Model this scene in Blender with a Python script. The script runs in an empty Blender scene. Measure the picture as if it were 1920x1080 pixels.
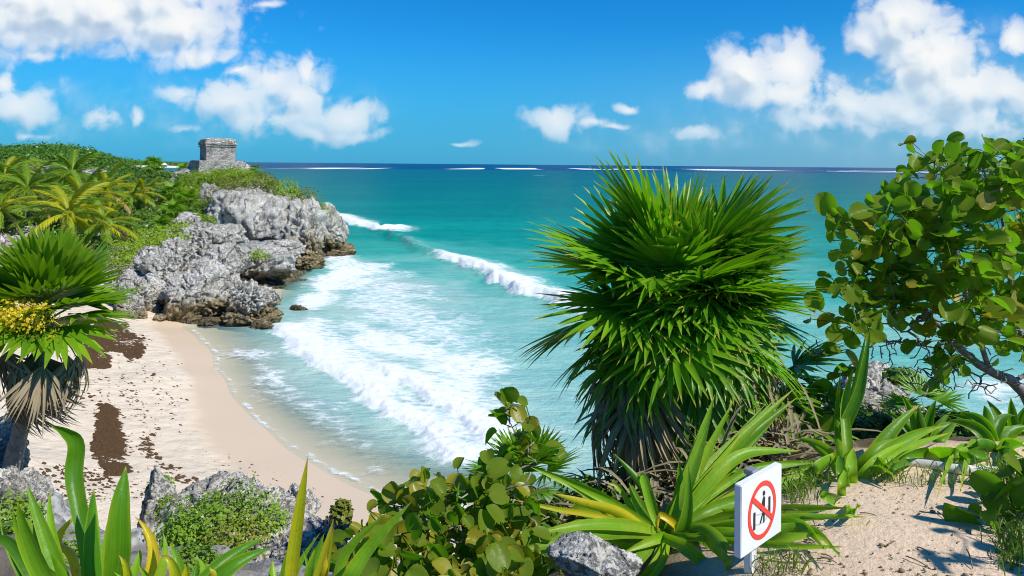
import bpy, bmesh, math, random
import numpy as np
from mathutils import Vector, Matrix
S = bpy.context.scene
R = math.radians
PI = math.pi
# ------------------------------------------------------------------ camera, sky, sun, exposure
F, CX, HY, CH, ROLL = 1320.0, 960.0, 308.0, 13.0, R(0.5)
cam_d = bpy.data.cameras.new('camera')
cam = bpy.data.objects.new('camera', cam_d)
S.collection.objects.link(cam)
cam.location = (0, 0, CH)
cam.rotation_euler = (Matrix.Rotation(R(90), 3, 'X') @ Matrix.Rotation(ROLL, 3, 'Z')).to_euler()
cam_d.sensor_width = 36
cam_d.lens = 36 * F / 1920
cam_d.shift_y = -(540 - HY) / 1920
cam_d.clip_start = 0.05
cam_d.clip_end = 60000
S.camera = cam
S.view_settings.view_transform = 'Standard'
S.view_settings.look = 'None'
S.view_settings.exposure = 0.12
S.view_settings.gamma = 1
S.render.engine = 'CYCLES'
S.cycles.use_denoising = True
S.cycles.pixel_filter_type = 'BLACKMAN_HARRIS'
S.cycles.filter_width = 1.05
S.cycles.max_bounces = 8
S.cycles.transparent_max_bounces = 12
S.cycles.caustics_reflective = False
S.cycles.caustics_refractive = False

SUN_DIR = Vector((0.80, -0.50, 0)).normalized() * math.cos(R(48)) + Vector((0, 0, math.sin(R(48))))
sun_d = bpy.data.lights.new('sun', 'SUN')
sun_d.energy = 4.8
sun_d.angle = R(0.5)
sun_d.color = (1.0, 0.965, 0.885)
sun = bpy.data.objects.new('sun', sun_d)
S.collection.objects.link(sun)
sun.rotation_euler = SUN_DIR.to_track_quat('Z', 'Y').to_euler()
sun.location = (20, -10, 60)


class NT:
    """small node-graph writer"""
    def __init__(s, tree):
        s.t = tree
        s.t.nodes.clear()

    def n(s, typ, inp=None, out=0, **props):
        nd = s.t.nodes.new(typ)
        for k, v in props.items():
            setattr(nd, k, v)
        for k, v in (inp or {}).items():
            sock = nd.inputs[k]
            if isinstance(v, bpy.types.NodeSocket):
                s.t.links.new(v, sock)
            else:
                if sock.type == 'RGBA' and len(v) == 3:
                    v = (*v, 1)
                sock.default_value = v
        s.last = nd
        return nd.outputs[out] if len(nd.outputs) else nd

    def m(s, op, a, b=0.0, c=0.0, clamp=False):
        return s.n('ShaderNodeMath', {0: a, 1: b, 2: c}, operation=op, use_clamp=clamp)

    def v(s, op, a, b=(0, 0, 0), out=0):
        if op == 'SCALE':
            nd = s.t.nodes.new('ShaderNodeVectorMath')
            nd.operation = op
            s.t.links.new(a, nd.inputs[0])
            nd.inputs['Scale'].default_value = b
            return nd.outputs[0]
        return s.n('ShaderNodeVectorMath', {0: a, 1: b}, out=out, operation=op)

    def mix(s, f, a, b, mode='MIX'):
        nd = s.t.nodes.new('ShaderNodeMix')
        nd.data_type = 'RGBA'
        nd.blend_type = mode
        for sock, v in ((nd.inputs['Factor'], f), (nd.inputs[6], a), (nd.inputs[7], b)):
            if isinstance(v, bpy.types.NodeSocket):
                s.t.links.new(v, sock)
            else:
                if sock.type == 'RGBA' and len(v) == 3:
                    v = (*v, 1)
                sock.default_value = v
        return nd.outputs[2]

    def sm(s, x, lo, hi, a=0.0, b=1.0):
        nd = s.t.nodes.new('ShaderNodeMapRange')
        nd.interpolation_type = 'SMOOTHSTEP'
        s.t.links.new(x, nd.inputs[0])
        for i, v in ((1, lo), (2, hi), (3, a), (4, b)):
            nd.inputs[i].default_value = v
        return nd.outputs[0]

    def noise(s, vec, scale, detail=4, rough=0.5, dist=0.0, out=0):
        return s.n('ShaderNodeTexNoise', {'Vector': vec, 'Scale': scale, 'Detail': detail, 'Roughness': rough, 'Distortion': dist}, out=out)

    def vor(s, vec, scale, feature='F1', out=0, detail=0.0, rand=1.0):
        return s.n('ShaderNodeTexVoronoi', {'Vector': vec, 'Scale': scale, 'Detail': detail, 'Randomness': rand}, out=out, feature=feature)

    def ramp(s, fac, stops, interp='LINEAR'):
        nd = s.t.nodes.new('ShaderNodeValToRGB')
        s.t.links.new(fac, nd.inputs[0])
        cr = nd.color_ramp
        cr.interpolation = interp
        while len(cr.elements) < len(stops):
            cr.elements.new(0.5)
        for e, (p, c) in zip(cr.elements, stops):
            e.position = p
            e.color = (*c, 1) if len(c) == 3 else c
        return nd.outputs[0]

    def attr(s, name, out=2):
        nd = s.t.nodes.new('ShaderNodeAttribute')
        nd.attribute_name = name
        return nd.outputs[out] if len(nd.outputs) else nd


# world: physical sky, deepened to the strong blue of the day, with a layer of cumulus
W = bpy.data.worlds.new('World')
S.world = W
W.use_nodes = True
g = NT(W.node_tree)
sky = g.n('ShaderNodeTexSky', sky_type='NISHITA', sun_disc=False, sun_elevation=R(48),
          sun_rotation=math.atan2(SUN_DIR.x, SUN_DIR.y), air_density=1.0, dust_density=0.3, ozone_density=2.0)
sky = g.v('MULTIPLY', sky, (0.115, 0.115, 0.115))
hs = g.n('ShaderNodeHueSaturation', {'Hue': 0.487, 'Saturation': 1.32, 'Value': 1.0, 'Color': sky})
d = g.n('ShaderNodeTexCoord')
sx = g.n('ShaderNodeSeparateXYZ', {0: d})
sepn = g.last
dx, dy, dz = sepn.outputs
sky_c = g.v('MULTIPLY', hs, (0.10, 0.665, 1.12))
# paler towards the horizon
hz = g.sm(dz, 0.0, 0.20, 1.0, 0.0)
sky_c = g.mix(g.m('MULTIPLY', hz, 0.72), sky_c, g.mix(g.sm(dx, -0.1, 0.65), (0.06, 0.34, 0.65), (0.24, 0.43, 0.65)))
dyc = g.m('MAXIMUM', dy, 0.02)
u = g.m('DIVIDE', dx, dyc)
v = g.m('DIVIDE', dz, dyc)
P2 = g.n('ShaderNodeCombineXYZ', {0: g.m('MULTIPLY', u, 13.2), 1: g.m('MULTIPLY', v, 13.2), 2: 0.0})
warp = g.noise(P2, 0.9, 2, 0.55, out=1)
Pw = g.v('ADD', P2, g.v('SCALE', g.v('SUBTRACT', warp, (0.5, 0.5, 0.5)), 0.55))
CLOUDS = [(180, 15, 240, 82, 1.25), (325, 45, 85, 55, 1.2), (50, 15, 130, 90, 1.15), (65, 105, 62, 22, .62),
          (370, 102, 95, 26, .75), (445, 132, 42, 22, .7), (38, 205, 72, 42, .95), (8, 165, 34, 28, .9), (185, 222, 40, 26, .62),
          (262, 222, 26, 20, .68), (350, 240, 45, 15, .5), (50, 252, 65, 12, .55), (430, 185, 115, 48, .82), (500, 150, 70, 50, .62), (540, 215, 120, 42, .7),
          (572, 128, 40, 40, .82), (560, 178, 76, 46, .72), (645, 218, 68, 30, .95), (620, 248, 130, 20, .72), (470, 222, 80, 24, .62),
          (330, 170, 45, 22, .5), (1045, 228, 60, 28, .95), (1108, 233, 42, 15, .62), (1148, 240, 26, 10, .62), (1176, 202, 27, 11, .85),
          (1395, 140, 62, 62, 1.1), (1480, 118, 52, 58, 1.1), (1335, 170, 52, 26, .95), (1470, 178, 120, 42, .95),
          (1590, 195, 95, 48, .85), (1560, 225, 160, 32, .66), (1690, 40, 80, 70, 1.15), (1625, 75, 44, 42, .85), (1740, 110, 85, 75, 1.25),
          (1800, 160, 100, 52, 1.15), (1890, 170, 75, 45, .95), (1720, 205, 160, 58, .88), (1850, 215, 130, 50, .8), (1905, 75, 34, 38, 1.0),
          (1310, 245, 62, 15, .5), (1820, 235, 150, 40, .6), (215, 8, 40, 14, .6), (500, 5, 40, 10, .5), (870, 268, 40, 7, .45)]
mask = None; lit = None
for (cx, cy, rx, ry, wt) in CLOUDS:
    if wt < .8: wt += .13
    q = g.v('SUBTRACT', Pw, ((cx - 960) / 100, (308 + (cx - 960) * 0.0087 - cy) / 100, 0))
    q = g.v('MULTIPLY', q, (100 / rx, 100 / ry, 0))
    ln = g.v('LENGTH', q, out=1)
    b = g.m('MULTIPLY_ADD', ln, -0.26 - wt * 0.2, wt * .6 + .34)
    mask = b if mask is None else g.n('ShaderNodeMath', {0: mask, 1: b, 2: 0.25}, operation='SMOOTH_MAX')
    if rx > 58 and wt > .8:
        q = g.v('ADD', q, (20 / rx, 30 / ry, 0))
        b = g.m('MULTIPLY_ADD', g.v('LENGTH', q, out=1), -0.26 - wt * 0.2, wt * .6 + .34)
        lit = b if lit is None else g.n('ShaderNodeMath', {0: lit, 1: b, 2: 0.25}, operation='SMOOTH_MAX')
def puff(P, dn=6, dv=1.5):
    f1 = g.noise(P, 1.25, dn, 0.64)
    f2 = g.vor(P, 2.3, detail=dv)
    f2 = g.m('SUBTRACT', 0.55, f2)
    return g.m('ADD', g.m('MULTIPLY', g.m('SUBTRACT', f1, 0.5), 1.35), g.m('MULTIPLY', f2, 0.42))
p0 = puff(Pw)
dens = g.m('SUBTRACT', g.m('MULTIPLY_ADD', p0, 0.74, mask), 0.25)
pl0 = puff(Pw, 2.5, 0)
p1 = puff(g.v('ADD', Pw, (0.14, 0.20, 0)), 2.5, 0)
alpha = g.sm(dens, 0.0, 0.34)
alpha = g.m('MULTIPLY', alpha, g.sm(mask, 0.05, 1.0, 0.25, 1.0))
veil = None
for (cx, cy, rx, ry, wt) in [(1650, 215, 420, 85, .62), (1250, 262, 260, 36, .3), (420, 205, 330, 80, .42), (60, 215, 170, 75, .4), (1800, 130, 220, 120, .4), (150, 20, 330, 110, .4)]:
    q = g.v('SUBTRACT', Pw, ((cx - 960) / 100, (308 + (cx - 960) * 0.0087 - cy) / 100, 0))
    b = g.m('MULTIPLY', g.sm(g.v('LENGTH', g.v('MULTIPLY', q, (100 / rx, 100 / ry, 0)), out=1), 0.25, 1.15, 1.0, 0.0), wt)
    veil = b if veil is None else g.m('MAXIMUM', veil, b)
veil = g.m('MULTIPLY', veil, g.sm(p0, -0.45, 0.45))
alpha = g.m('MAXIMUM', alpha, g.m('MULTIPLY', veil, 0.9))
alpha = g.m('MULTIPLY', alpha, g.sm(dy, 0.05, 0.2))
relief = g.sm(g.m('ADD', g.m('SUBTRACT', pl0, p1), g.m('MULTIPLY', g.m('SUBTRACT', mask, lit), 1.1)), -0.50, 0.52)
core = g.sm(dens, 0.25, 1.2)
shade = g.m('SUBTRACT', g.m('ADD', relief, 0.25), g.m('MULTIPLY', core, 0.42), clamp=True)
ccol = g.ramp(shade, [(0.0, (0.34, 0.47, 0.63)), (0.38, (0.53, 0.63, 0.74)), (0.68, (0.73, 0.79, 0.84)), (0.98, (0.87, 0.88, 0.88))])
low = g.sm(dz, 0.0, 0.13, 0.55, 0.0)
ccol = g.mix(low, ccol, (0.34, 0.60, 0.82))
fin = g.mix(alpha, sky_c, ccol)
bg = g.n('ShaderNodeBackground', {'Color': fin, 'Strength': 1.0})
g.n('ShaderNodeOutputWorld', {0: bg})
# the physical sky is scaled by 0.115 above, so the Background itself stays at 1

# ------------------------------------------------------------------ helpers
CR_, SR_ = math.cos(ROLL), math.sin(ROLL)
def at(px, py, Y):
    """the point at depth Y that the camera sees at a pixel of the 1920x1080 photograph"""
    a, b = px - CX, py - HY
    return Vector(((a * CR_ + b * SR_) / F * Y, Y, CH - (-a * SR_ + b * CR_) / F * Y))
def atz(px, py, z):
    a, b = px - CX, py - HY
    vv = -a * SR_ + b * CR_
    return at(px, py, (CH - z) * F / vv)
def proj(V):
    V = np.asarray(V)
    uu = V[:, 0] / V[:, 1] * F
    vv = (CH - V[:, 2]) / V[:, 1] * F
    return np.stack([CX + uu * CR_ - vv * SR_, HY + uu * SR_ + vv * CR_], 1)
def inpoly(pts, poly):
    x, y = pts[:, 0], pts[:, 1]
    c = np.zeros(len(pts), bool)
    n = len(poly)
    for i in range(n):
        x0, y0 = poly[i]; x1, y1 = poly[i - 1]
        cond = ((y0 > y) != (y1 > y)) & (x < (x1 - x0) * (y - y0) / (y1 - y0 + 1e-12) + x0)
        c ^= cond
    return c
def segdist(P, line):
    """distance to a polyline and the position along it (0..1)"""
    best = np.full(len(P), 1e9); pos = np.zeros(len(P))
    n = len(line) - 1
    for i in range(n):
        a = np.array(line[i]); b = np.array(line[i + 1]); ab = b - a
        t = np.clip(((P - a) @ ab) / (ab @ ab), 0, 1)
        dd = np.linalg.norm(P - (a + t[:, None] * ab), axis=1)
        k = dd < best
        best[k] = dd[k]; pos[k] = (i + t[k]) / n
    return best, pos
_perm = np.random.RandomState(7).permutation(256)
_perm = np.concatenate([_perm, _perm, _perm])
_g3 = np.random.RandomState(8).normal(size=(256, 3)); _g3 /= np.linalg.norm(_g3, axis=1)[:, None]
def perlin(P):
    P = np.asarray(P, float)
    i = np.floor(P).astype(int); f = P - i
    i &= 255
    w = f * f * f * (f * (f * 6 - 15) + 10)
    out = 0
    for a in (0, 1):
        for b in (0, 1):
            for c in (0, 1):
                h = _perm[_perm[_perm[i[:, 0] + a] + i[:, 1] + b] + i[:, 2] + c]
                gr = _g3[h]
                dd = gr[:, 0] * (f[:, 0] - a) + gr[:, 1] * (f[:, 1] - b) + gr[:, 2] * (f[:, 2] - c)
                wx = w[:, 0] if a else 1 - w[:, 0]
                wy = w[:, 1] if b else 1 - w[:, 1]
                wz = w[:, 2] if c else 1 - w[:, 2]
                out = out + dd * wx * wy * wz
    return out * 1.5
def fbm(P, oct=4, gain=0.5, ridged=False):
    P = np.asarray(P, float); a = 1.0; s = 0; tot = 0
    for k in range(oct):
        nn = perlin(P * 2 ** k + k * 17.3)
        s = s + a * ((1 - 2 * np.abs(nn)) if ridged else nn)
        tot += a; a *= gain
    return s / tot
def p3(x, y, z=0.0):
    return np.stack([x, y, np.full_like(x, z) if np.isscalar(z) else z], 1)
class RBF:
    def __init__(s, pts, smooth=0.0):
        s.c = np.array([(p[0], p[1]) for p in pts], float); z = np.array([p[2] for p in pts], float)
        n = len(z)
        D = np.linalg.norm(s.c[:, None] - s.c[None], axis=2)
        A = np.zeros((n + 3, n + 3)); A[:n, :n] = -D + smooth * np.eye(n) * -1
        A[:n, n] = 1; A[:n, n + 1:] = s.c; A[n, :n] = 1; A[n + 1:, :n] = s.c.T
        s.w = np.linalg.solve(A, np.concatenate([z, [0, 0, 0]]))
    def __call__(s, x, y):
        P = np.stack([x, y], 1); n = len(s.c)
        out = np.zeros(len(P))
        for k in range(0, len(P), 20000):
            q = P[k:k + 20000]
            D = np.linalg.norm(q[:, None] - s.c[None], axis=2)
            out[k:k + 20000] = -D @ s.w[:n] + s.w[n] + q @ s.w[n + 1:]
        return out

class MB:
    """collects vertices, faces and per-vertex attributes; build() links them as ONE mesh object"""
    def __init__(s):
        s.V = []; s.L = []; s.C = []; s.A = {}; s.n = 0
    def add(s, V, faces, **attrs):
        V = np.asarray(V, float).reshape(-1, 3)
        fl = faces if isinstance(faces, list) and len(faces) and isinstance(faces[0], np.ndarray) else [np.asarray(faces, int)]
        for Fa in fl:
            s.L.append((Fa + s.n).ravel()); s.C.append(np.full(len(Fa), Fa.shape[1]))
        for k in set(list(attrs) + list(s.A)):
            if k not in s.A:
                s.A[k] = [np.zeros(s.n)] if s.n else []
            val = attrs.get(k, 0.0)
            s.A[k].append(np.full(len(V), val, float) if np.isscalar(val) else np.asarray(val, float))
        s.V.append(V); s.n += len(V)
    def mesh(s, name, mat, smooth=True):
        V = np.concatenate(s.V); L = np.concatenate(s.L).astype(np.int32); C = np.concatenate(s.C).astype(np.int32)
        me = bpy.data.meshes.new(name)
        me.vertices.add(len(V)); me.vertices.foreach_set('co', V.astype(np.float32).ravel())
        me.loops.add(len(L)); me.loops.foreach_set('vertex_index', L)
        me.polygons.add(len(C))
        me.polygons.foreach_set('loop_start', np.concatenate([[0], np.cumsum(C)[:-1]]).astype(np.int32))
        me.polygons.foreach_set('use_smooth', np.full(len(C), smooth))
        for k, a in s.A.items():
            at_ = me.attributes.new(k, 'FLOAT', 'POINT')
            at_.data.foreach_set('value', np.concatenate(a).astype(np.float32))
        me.update(calc_edges=True); me.validate()
        me.materials.append(mat)
        return me
    def build(s, name, mat, parent=None, smooth=True):
        return link(name, s.mesh(name, mat, smooth), parent)
def link(name, me, parent=None):
    o = bpy.data.objects.new(name, me)
    S.collection.objects.link(o)
    if parent is not None:
        o.parent = parent
    return o
def tag(o, label=None, cat=None, group=None, kind=None):
    if label: o['label'] = label
    if cat: o['category'] = cat
    if group: o['group'] = group
    if kind: o['kind'] = kind
    return o
def thing(name, label, cat, loc=(0, 0, 0), rz=0.0, group=None):
    o = bpy.data.objects.new(name, None)
    S.collection.objects.link(o)
    o.location = loc; o.rotation_euler = (0, 0, rz)
    return tag(o, label, cat, group)
def copy_tree(o, parent=None):
    c = o.copy(); S.collection.objects.link(c)
    if parent is not None: c.parent = parent
    for ch in [k for k in bpy.data.objects if k.parent == o]:
        copy_tree(ch, c)
    return c

def grid_faces(nr, nc, close=False):
    r = np.arange(nr - 1)[:, None]; c = np.arange(nc if close else nc - 1)[None, :]
    a = r * nc + c; b = r * nc + (c + 1) % nc
    return np.stack([a, b, b + nc, a + nc], 2).reshape(-1, 4)
def bez(p, n):
    """smooth curve through/near 3 or more points (Catmull-Rom; quadratic for 3)"""
    p = [np.array(q, float) for q in p]
    if len(p) == 2: p = [p[0], (p[0] + p[1]) / 2, p[1]]
    if len(p) == 3:
        t = np.linspace(0, 1, n)[:, None]
        c = 2 * p[1] - 0.5 * (p[0] + p[2])
        return (1 - t) ** 2 * p[0] + 2 * t * (1 - t) * c + t * t * p[2]
    q = [2 * p[0] - p[1]] + p + [2 * p[-1] - p[-2]]
    out = []
    ns = len(p) - 1
    for t in np.linspace(0, ns, n):
        i = min(int(t), ns - 1); f = t - i
        a, b, c, d_ = q[i], q[i + 1], q[i + 2], q[i + 3]
        out.append(0.5 * (2 * b + (c - a) * f + (2 * a - 5 * b + 4 * c - d_) * f * f + (-a + 3 * b - 3 * c + d_) * f ** 3))
    return np.array(out)
def tangents(P):
    T = np.gradient(P, axis=0)
    return T / (np.linalg.norm(T, axis=1)[:, None] + 1e-9)
def nrm(v_):
    return v_ / (np.linalg.norm(v_, axis=-1, keepdims=True) + 1e-9)
def add_tube(mb, P, rad, sides=8, jitter=0.0, rng=None, **attrs):
    P = np.asarray(P, float); n = len(P)
    rad = np.full(n, rad) if np.isscalar(rad) else np.asarray(rad)
    T = tangents(P)
    ref = np.array([0.13, 0.97, 0.2]) if abs(T[0][2]) > 0.8 else np.array([0, 0, 1.0])
    A = nrm(np.cross(T, ref)); B = np.cross(T, A)
    th = np.linspace(0, 2 * PI, sides, endpoint=False)
    rr = rad[:, None] * np.ones(sides)[None]
    if jitter:
        rr = rr * (1 + jitter * (rng.random_sample(rr.shape) - 0.5))
    V = P[:, None] + rr[..., None] * (np.cos(th)[None, :, None] * A[:, None] + np.sin(th)[None, :, None] * B[:, None])
    V = V.reshape(-1, 3)
    faces = grid_faces(n, sides, True)
    caps = [np.arange(sides)[None, ::-1], np.arange((n - 1) * sides, n * sides)[None]]
    lv = np.repeat(np.linspace(0, 1, n), sides)
    mb.add(V, [faces] + caps, lv=lv, **attrs)
def add_strap(mb, P, width, side, fold=0.25, prof=None, tint=0.0, twist=0.0, wave=0.0, n=18, nw=5):
    """a long leaf: curve P, full width, side = direction across the leaf"""
    P = bez(P, n) if len(P) != n else np.asarray(P)
    T = tangents(P)
    s_ = np.linspace(0, 1, n)
    Sd = np.asarray(side, float)[None] - T * (T @ np.asarray(side, float))[:, None]
    Sd = nrm(Sd); N = np.cross(Sd, T)
    a = twist * s_
    Sd2 = Sd * np.cos(a)[:, None] + N * np.sin(a)[:, None]; N2 = np.cross(Sd2, T)
    if prof is None:
        w = np.clip(np.minimum(0.62 + 0.9 * s_, 1.0), 0, 1) * (1 - np.clip((s_ - 0.42) / 0.58, 0, 1) ** 2.1)
    else:
        w = prof(s_)
    w = np.maximum(w, 0.015) * width / 2
    q = np.linspace(-1, 1, nw)
    off = q[None, :, None] * w[:, None, None] * Sd2[:, None] + (fold * (q ** 2)[None, :, None] + wave * np.sin(s_ * 9 + tint * 9)[:, None, None] * q[None, :, None]) * w[:, None, None] * N2[:, None]
    V = (P[:, None] + off).reshape(-1, 3)
    mb.add(V, grid_faces(n, nw), tint=tint, lu=np.tile(q, n), lv=np.repeat(s_, nw))
def add_box(mb, c, size, M=None, **attrs):
    h = np.array(size) / 2
    V = np.array([[x, y, z] for x in (-1, 1) for y in (-1, 1) for z in (-1, 1)]) * h + np.array(c)
    if M is not None: V = V @ np.array(M.to_3x3()).T + np.array(M.translation)
    Fq = np.array([[0, 1, 3, 2], [4, 6, 7, 5], [0, 4, 5, 1], [2, 3, 7, 6], [0, 2, 6, 4], [1, 5, 7, 3]])
    mb.add(V, Fq, **attrs)

# ------------------------------------------------------------------ materials
def new_mat(name):
    m = bpy.data.materials.new(name); m.use_nodes = True
    return m, NT(m.node_tree)
def finish(g, bsdf, disp=None):
    g.n('ShaderNodeOutputMaterial', {0: bsdf})
def leaf_mat(name, a, b, tip, trans=0.38, rough=0.38, tip_at=0.8, edge=None, vein=None, tcol=None, spec=0.35, spots=0.0, ribs=0.0):
    m, g = new_mat(name)
    pos = g.n('ShaderNodeNewGeometry')
    orn = g.n('ShaderNodeObjectInfo', out=5)
    tint = g.attr('tint'); lu = g.attr('lu'); lv = g.attr('lv')
    col = g.mix(tint, a, b)
    nz = g.noise(pos, 9.0, 3)
    col = g.mix(g.sm(nz, 0.35, 0.7, 0.0, 0.35), col, b)
    if vein:
        au = g.m('ABSOLUTE', lu)
        mid = g.sm(au, 0.02, 0.09, 1.0, 0.0)
        st = g.m('SINE', g.m('MULTIPLY', g.m('ADD', lv, g.m('MULTIPLY', au, -0.28)), 38.0))
        st = g.m('MULTIPLY', g.sm(st, 0.86, 1.0), 0.55)
        col = g.mix(g.m('MAXIMUM', mid, st), col, vein)
    if ribs:
        rb = g.m('SINE', g.m('MULTIPLY', g.m('ADD', lu, g.m('MULTIPLY', nz, 0.08)), 26.0))
        col = g.mix(g.m('MULTIPLY', g.sm(rb, -0.2, 0.9), ribs), col, g.mix(1.0, col, (1.5, 1.4, 1.2), 'MULTIPLY'))
        col = g.mix(g.sm(g.m('ABSOLUTE', lu), 0.0, 0.14, 0.4, 0.0), col, g.mix(1.0, col, (0.55, 0.6, 0.5), 'MULTIPLY'))
        pat = g.noise(g.v('MULTIPLY', pos, (6, 6, 3)), 1.0, 4, 0.6)
        col = g.mix(g.sm(pat, 0.50, 0.70, 0, 0.65), col, edge)
    if edge:
        e = g.sm(g.m('ADD', g.m('ABSOLUTE', lu), g.m('MULTIPLY', g.m('SUBTRACT', nz, 0.5), 0.5)), 0.72, 0.98)
        col = g.mix(e, col, edge)
    tt = g.sm(g.m('ADD', lv, g.m('MULTIPLY', g.m('SUBTRACT', nz, 0.5), 0.35)), tip_at, min(1.0, tip_at + 0.16))
    col = g.mix(tt, col, tip)
    if spots:
        sp = g.sm(g.noise(pos, 55.0, 2), 0.68, 0.74, 0, spots)
        col = g.mix(sp, col, (0.22, 0.13, 0.02))
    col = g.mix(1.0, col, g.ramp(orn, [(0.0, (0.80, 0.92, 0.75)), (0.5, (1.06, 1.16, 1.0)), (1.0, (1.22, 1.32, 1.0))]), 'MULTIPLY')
    bs = g.n('ShaderNodeBsdfPrincipled', {'Base Color': col, 'Roughness': rough, 'Specular IOR Level': spec,
             'Normal': g.n('ShaderNodeBump', {'Strength': 0.25, 'Distance': 0.01, 'Height': g.noise(pos, 30.0, 3)})})
    tc = g.mix(1.0, col, tcol or (1.7, 1.6, 0.7), 'MULTIPLY')
    tr = g.n('ShaderNodeBsdfTranslucent', {'Color': tc})
    finish(g, g.n('ShaderNodeMixShader', {0: trans, 1: bs, 2: tr}))
    return m
def rock_mat(name, sc=1.0, ochre=True, lite=1.0):
    m, g = new_mat(name)
    pos = g.n('ShaderNodeNewGeometry')
    P = g.v('SCALE', pos, sc)
    z = g.n('ShaderNodeSeparateXYZ', {0: pos}); z = g.last.outputs[2]
    n1 = g.noise(P, 0.55, 6, 0.62)
    n2 = g.noise(g.v('MULTIPLY', P, (1, 1, 0.35)), 1.7, 7, 0.68)
    n3 = g.noise(P, 6.0, 6, 0.7)
    col = g.ramp(n1, [(0.3, (0.33 * lite, 0.305 * lite, 0.26 * lite)), (0.5, (0.53 * lite, 0.50 * lite, 0.44 * lite)), (0.68, (0.70 * lite, 0.67 * lite, 0.605 * lite))])
    dk = g.sm(n2, 0.50, 0.66)
    col = g.mix(g.m('MULTIPLY', dk, 0.5), col, (0.13, 0.125, 0.12))
    pit = g.sm(n3, 0.50, 0.66)
    col = g.mix(g.m('MULTIPLY', pit, 0.45), col, (0.10, 0.095, 0.09))
    wh = g.sm(g.noise(P, 2.6, 4, 0.6), 0.56, 0.70)
    col = g.mix(g.m('MULTIPLY', wh, 0.45), col, (0.72, 0.70, 0.66))
    ck = g.vor(g.v('ADD', g.v('MULTIPLY', P, (1, 1, 0.75)), g.v('SCALE', g.noise(P, 1.1, 4, 0.6, out=1), 1.3)), 0.30, 'DISTANCE_TO_EDGE')
    crack = g.m('MULTIPLY', g.sm(ck, 0.0, 0.030, 1.0, 0.0), g.sm(g.noise(P, 0.7, 2), 0.42, 0.58))
    col = g.mix(g.m('MULTIPLY', crack, 0.85), col, (0.045, 0.043, 0.04))
    stv = g.sm(g.noise(g.v('MULTIPLY', P, (2.2, 2.2, 0.22)), 1.0, 5, 0.62), 0.54, 0.70)
    col = g.mix(g.m('MULTIPLY', stv, 0.65), col, (0.16, 0.15, 0.14))
    if ochre:
        zz = g.m('ADD', z, g.m('MULTIPLY', g.m('SUBTRACT', g.noise(pos, 0.35, 3), 0.5), 3.0))
        oc = g.sm(zz, 0.9, 2.1, 1.0, 0.0)
        east = g.attr('tide')
        oc = g.m('MAXIMUM', oc, east)
        ocol = g.ramp(g.noise(P, 1.3, 6, 0.65), [(0.32, (0.05, 0.042, 0.02)), (0.5, (0.23, 0.16, 0.06)), (0.66, (0.48, 0.36, 0.17))])
        col = g.mix(g.m('MULTIPLY', oc, 0.85), col, ocol)
        wet = g.sm(z, 0.25, 0.7, 1.0, 0.0)
        col = g.mix(g.m('MULTIPLY', wet, 0.6), col, (0.05, 0.045, 0.03))
    h = g.m('SUBTRACT', g.m('ADD', g.m('MULTIPLY', n2, 0.8), g.m('MULTIPLY', n1, 0.6)), g.m('MULTIPLY_ADD', crack, 0.5, g.m('MULTIPLY', pit, 0.3)))
    bmp = g.n('ShaderNodeBump', {'Strength': 0.9, 'Distance': 0.45 / sc, 'Height': h})
    bs = g.n('ShaderNodeBsdfPrincipled', {'Base Color': col, 'Roughness': 0.9, 'Specular IOR Level': 0.2, 'Normal': bmp})
    finish(g, bs)
    return m
def plain_mat(name, col, rough=0.6, var=0.15, sc=8.0, bump=0.1, metal=0.0, dark=None):
    m, g = new_mat(name)
    pos = g.n('ShaderNodeTexCoord', out=3)
    nz = g.noise(pos, sc, 5, 0.6)
    c = g.mix(g.sm(nz, 0.35, 0.7), col, dark or tuple(x * (1 - var) for x in col))
    bs = g.n('ShaderNodeBsdfPrincipled', {'Base Color': c, 'Roughness': rough, 'Metallic': metal,
             'Normal': g.n('ShaderNodeBump', {'Strength': bump, 'Distance': 0.02, 'Height': nz})})
    finish(g, bs)
    return m
# ------------------------------------------------------------------ ground sheet: beach, sea bed and the land behind it
def zpt(px, py, z):
    q = atz(px, py, z); return (q.x, q.y, z)
def ypt(px, py, Y):
    q = at(px, py, Y); return (q.x, q.y, q.z)
shore_px = [(338, 614), (372, 640), (398, 690), (432, 742), (500, 806), (590, 872), (690, 925)]
shore = [zpt(*q, 0.0) for q in shore_px]
bp = list(shore) + [(-3.5, 26.6, 0.0), (0, 26.2, 0.0), (6, 26, -0.2), (12, 24, -0.6)]
for q in ((300, 622), (335, 660), (362, 720), (385, 790), (440, 868), (530, 935)): bp.append(zpt(*q, 0.42))
for q in ((235, 640), (215, 700), (225, 780), (240, 850), (330, 900), (290, 700)): bp.append(zpt(*q, 1.15))
for q in ((150, 640), (120, 740), (80, 840), (140, 880)): bp.append(zpt(*q, 1.75))
bp += [zpt(60, 640, 2.6), zpt(0, 700, 2.8), zpt(0, 850, 2.8), ypt(0, 560, 55), (-60, 48, 3.6), (-45, 30, 3.2), (-30, 17, 3.0), (-14, 16, 2.6), (-8, 18, 1.2), (-5, 22, .6)]
bp += [ypt(60, 470, 68), ypt(130, 470, 70), ypt(10, 445, 76), ypt(0, 490, 62), ypt(200, 520, 64), (-70, 75, 5.0), (-90, 60, 5.2), (-75, 100, 6.2), (-110, 110, 6.0), (-110, 140, 5), (-60, 130, 4)]
bp += [(-14, 52, -1.0), (-10, 44, -1.2), (-4, 38, -1.4), (3, 34, -1.6), (-8, 62, -2), (10, 50, -3), (-12, 90, -3), (20, 90, -3), (-40, 160, -2), (-20, 130, -3), (16, 30, -2)]
ground_z = RBF(bp)
def ground_h(x, y):
    return np.clip(ground_z(x, y), -4, 7)
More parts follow.
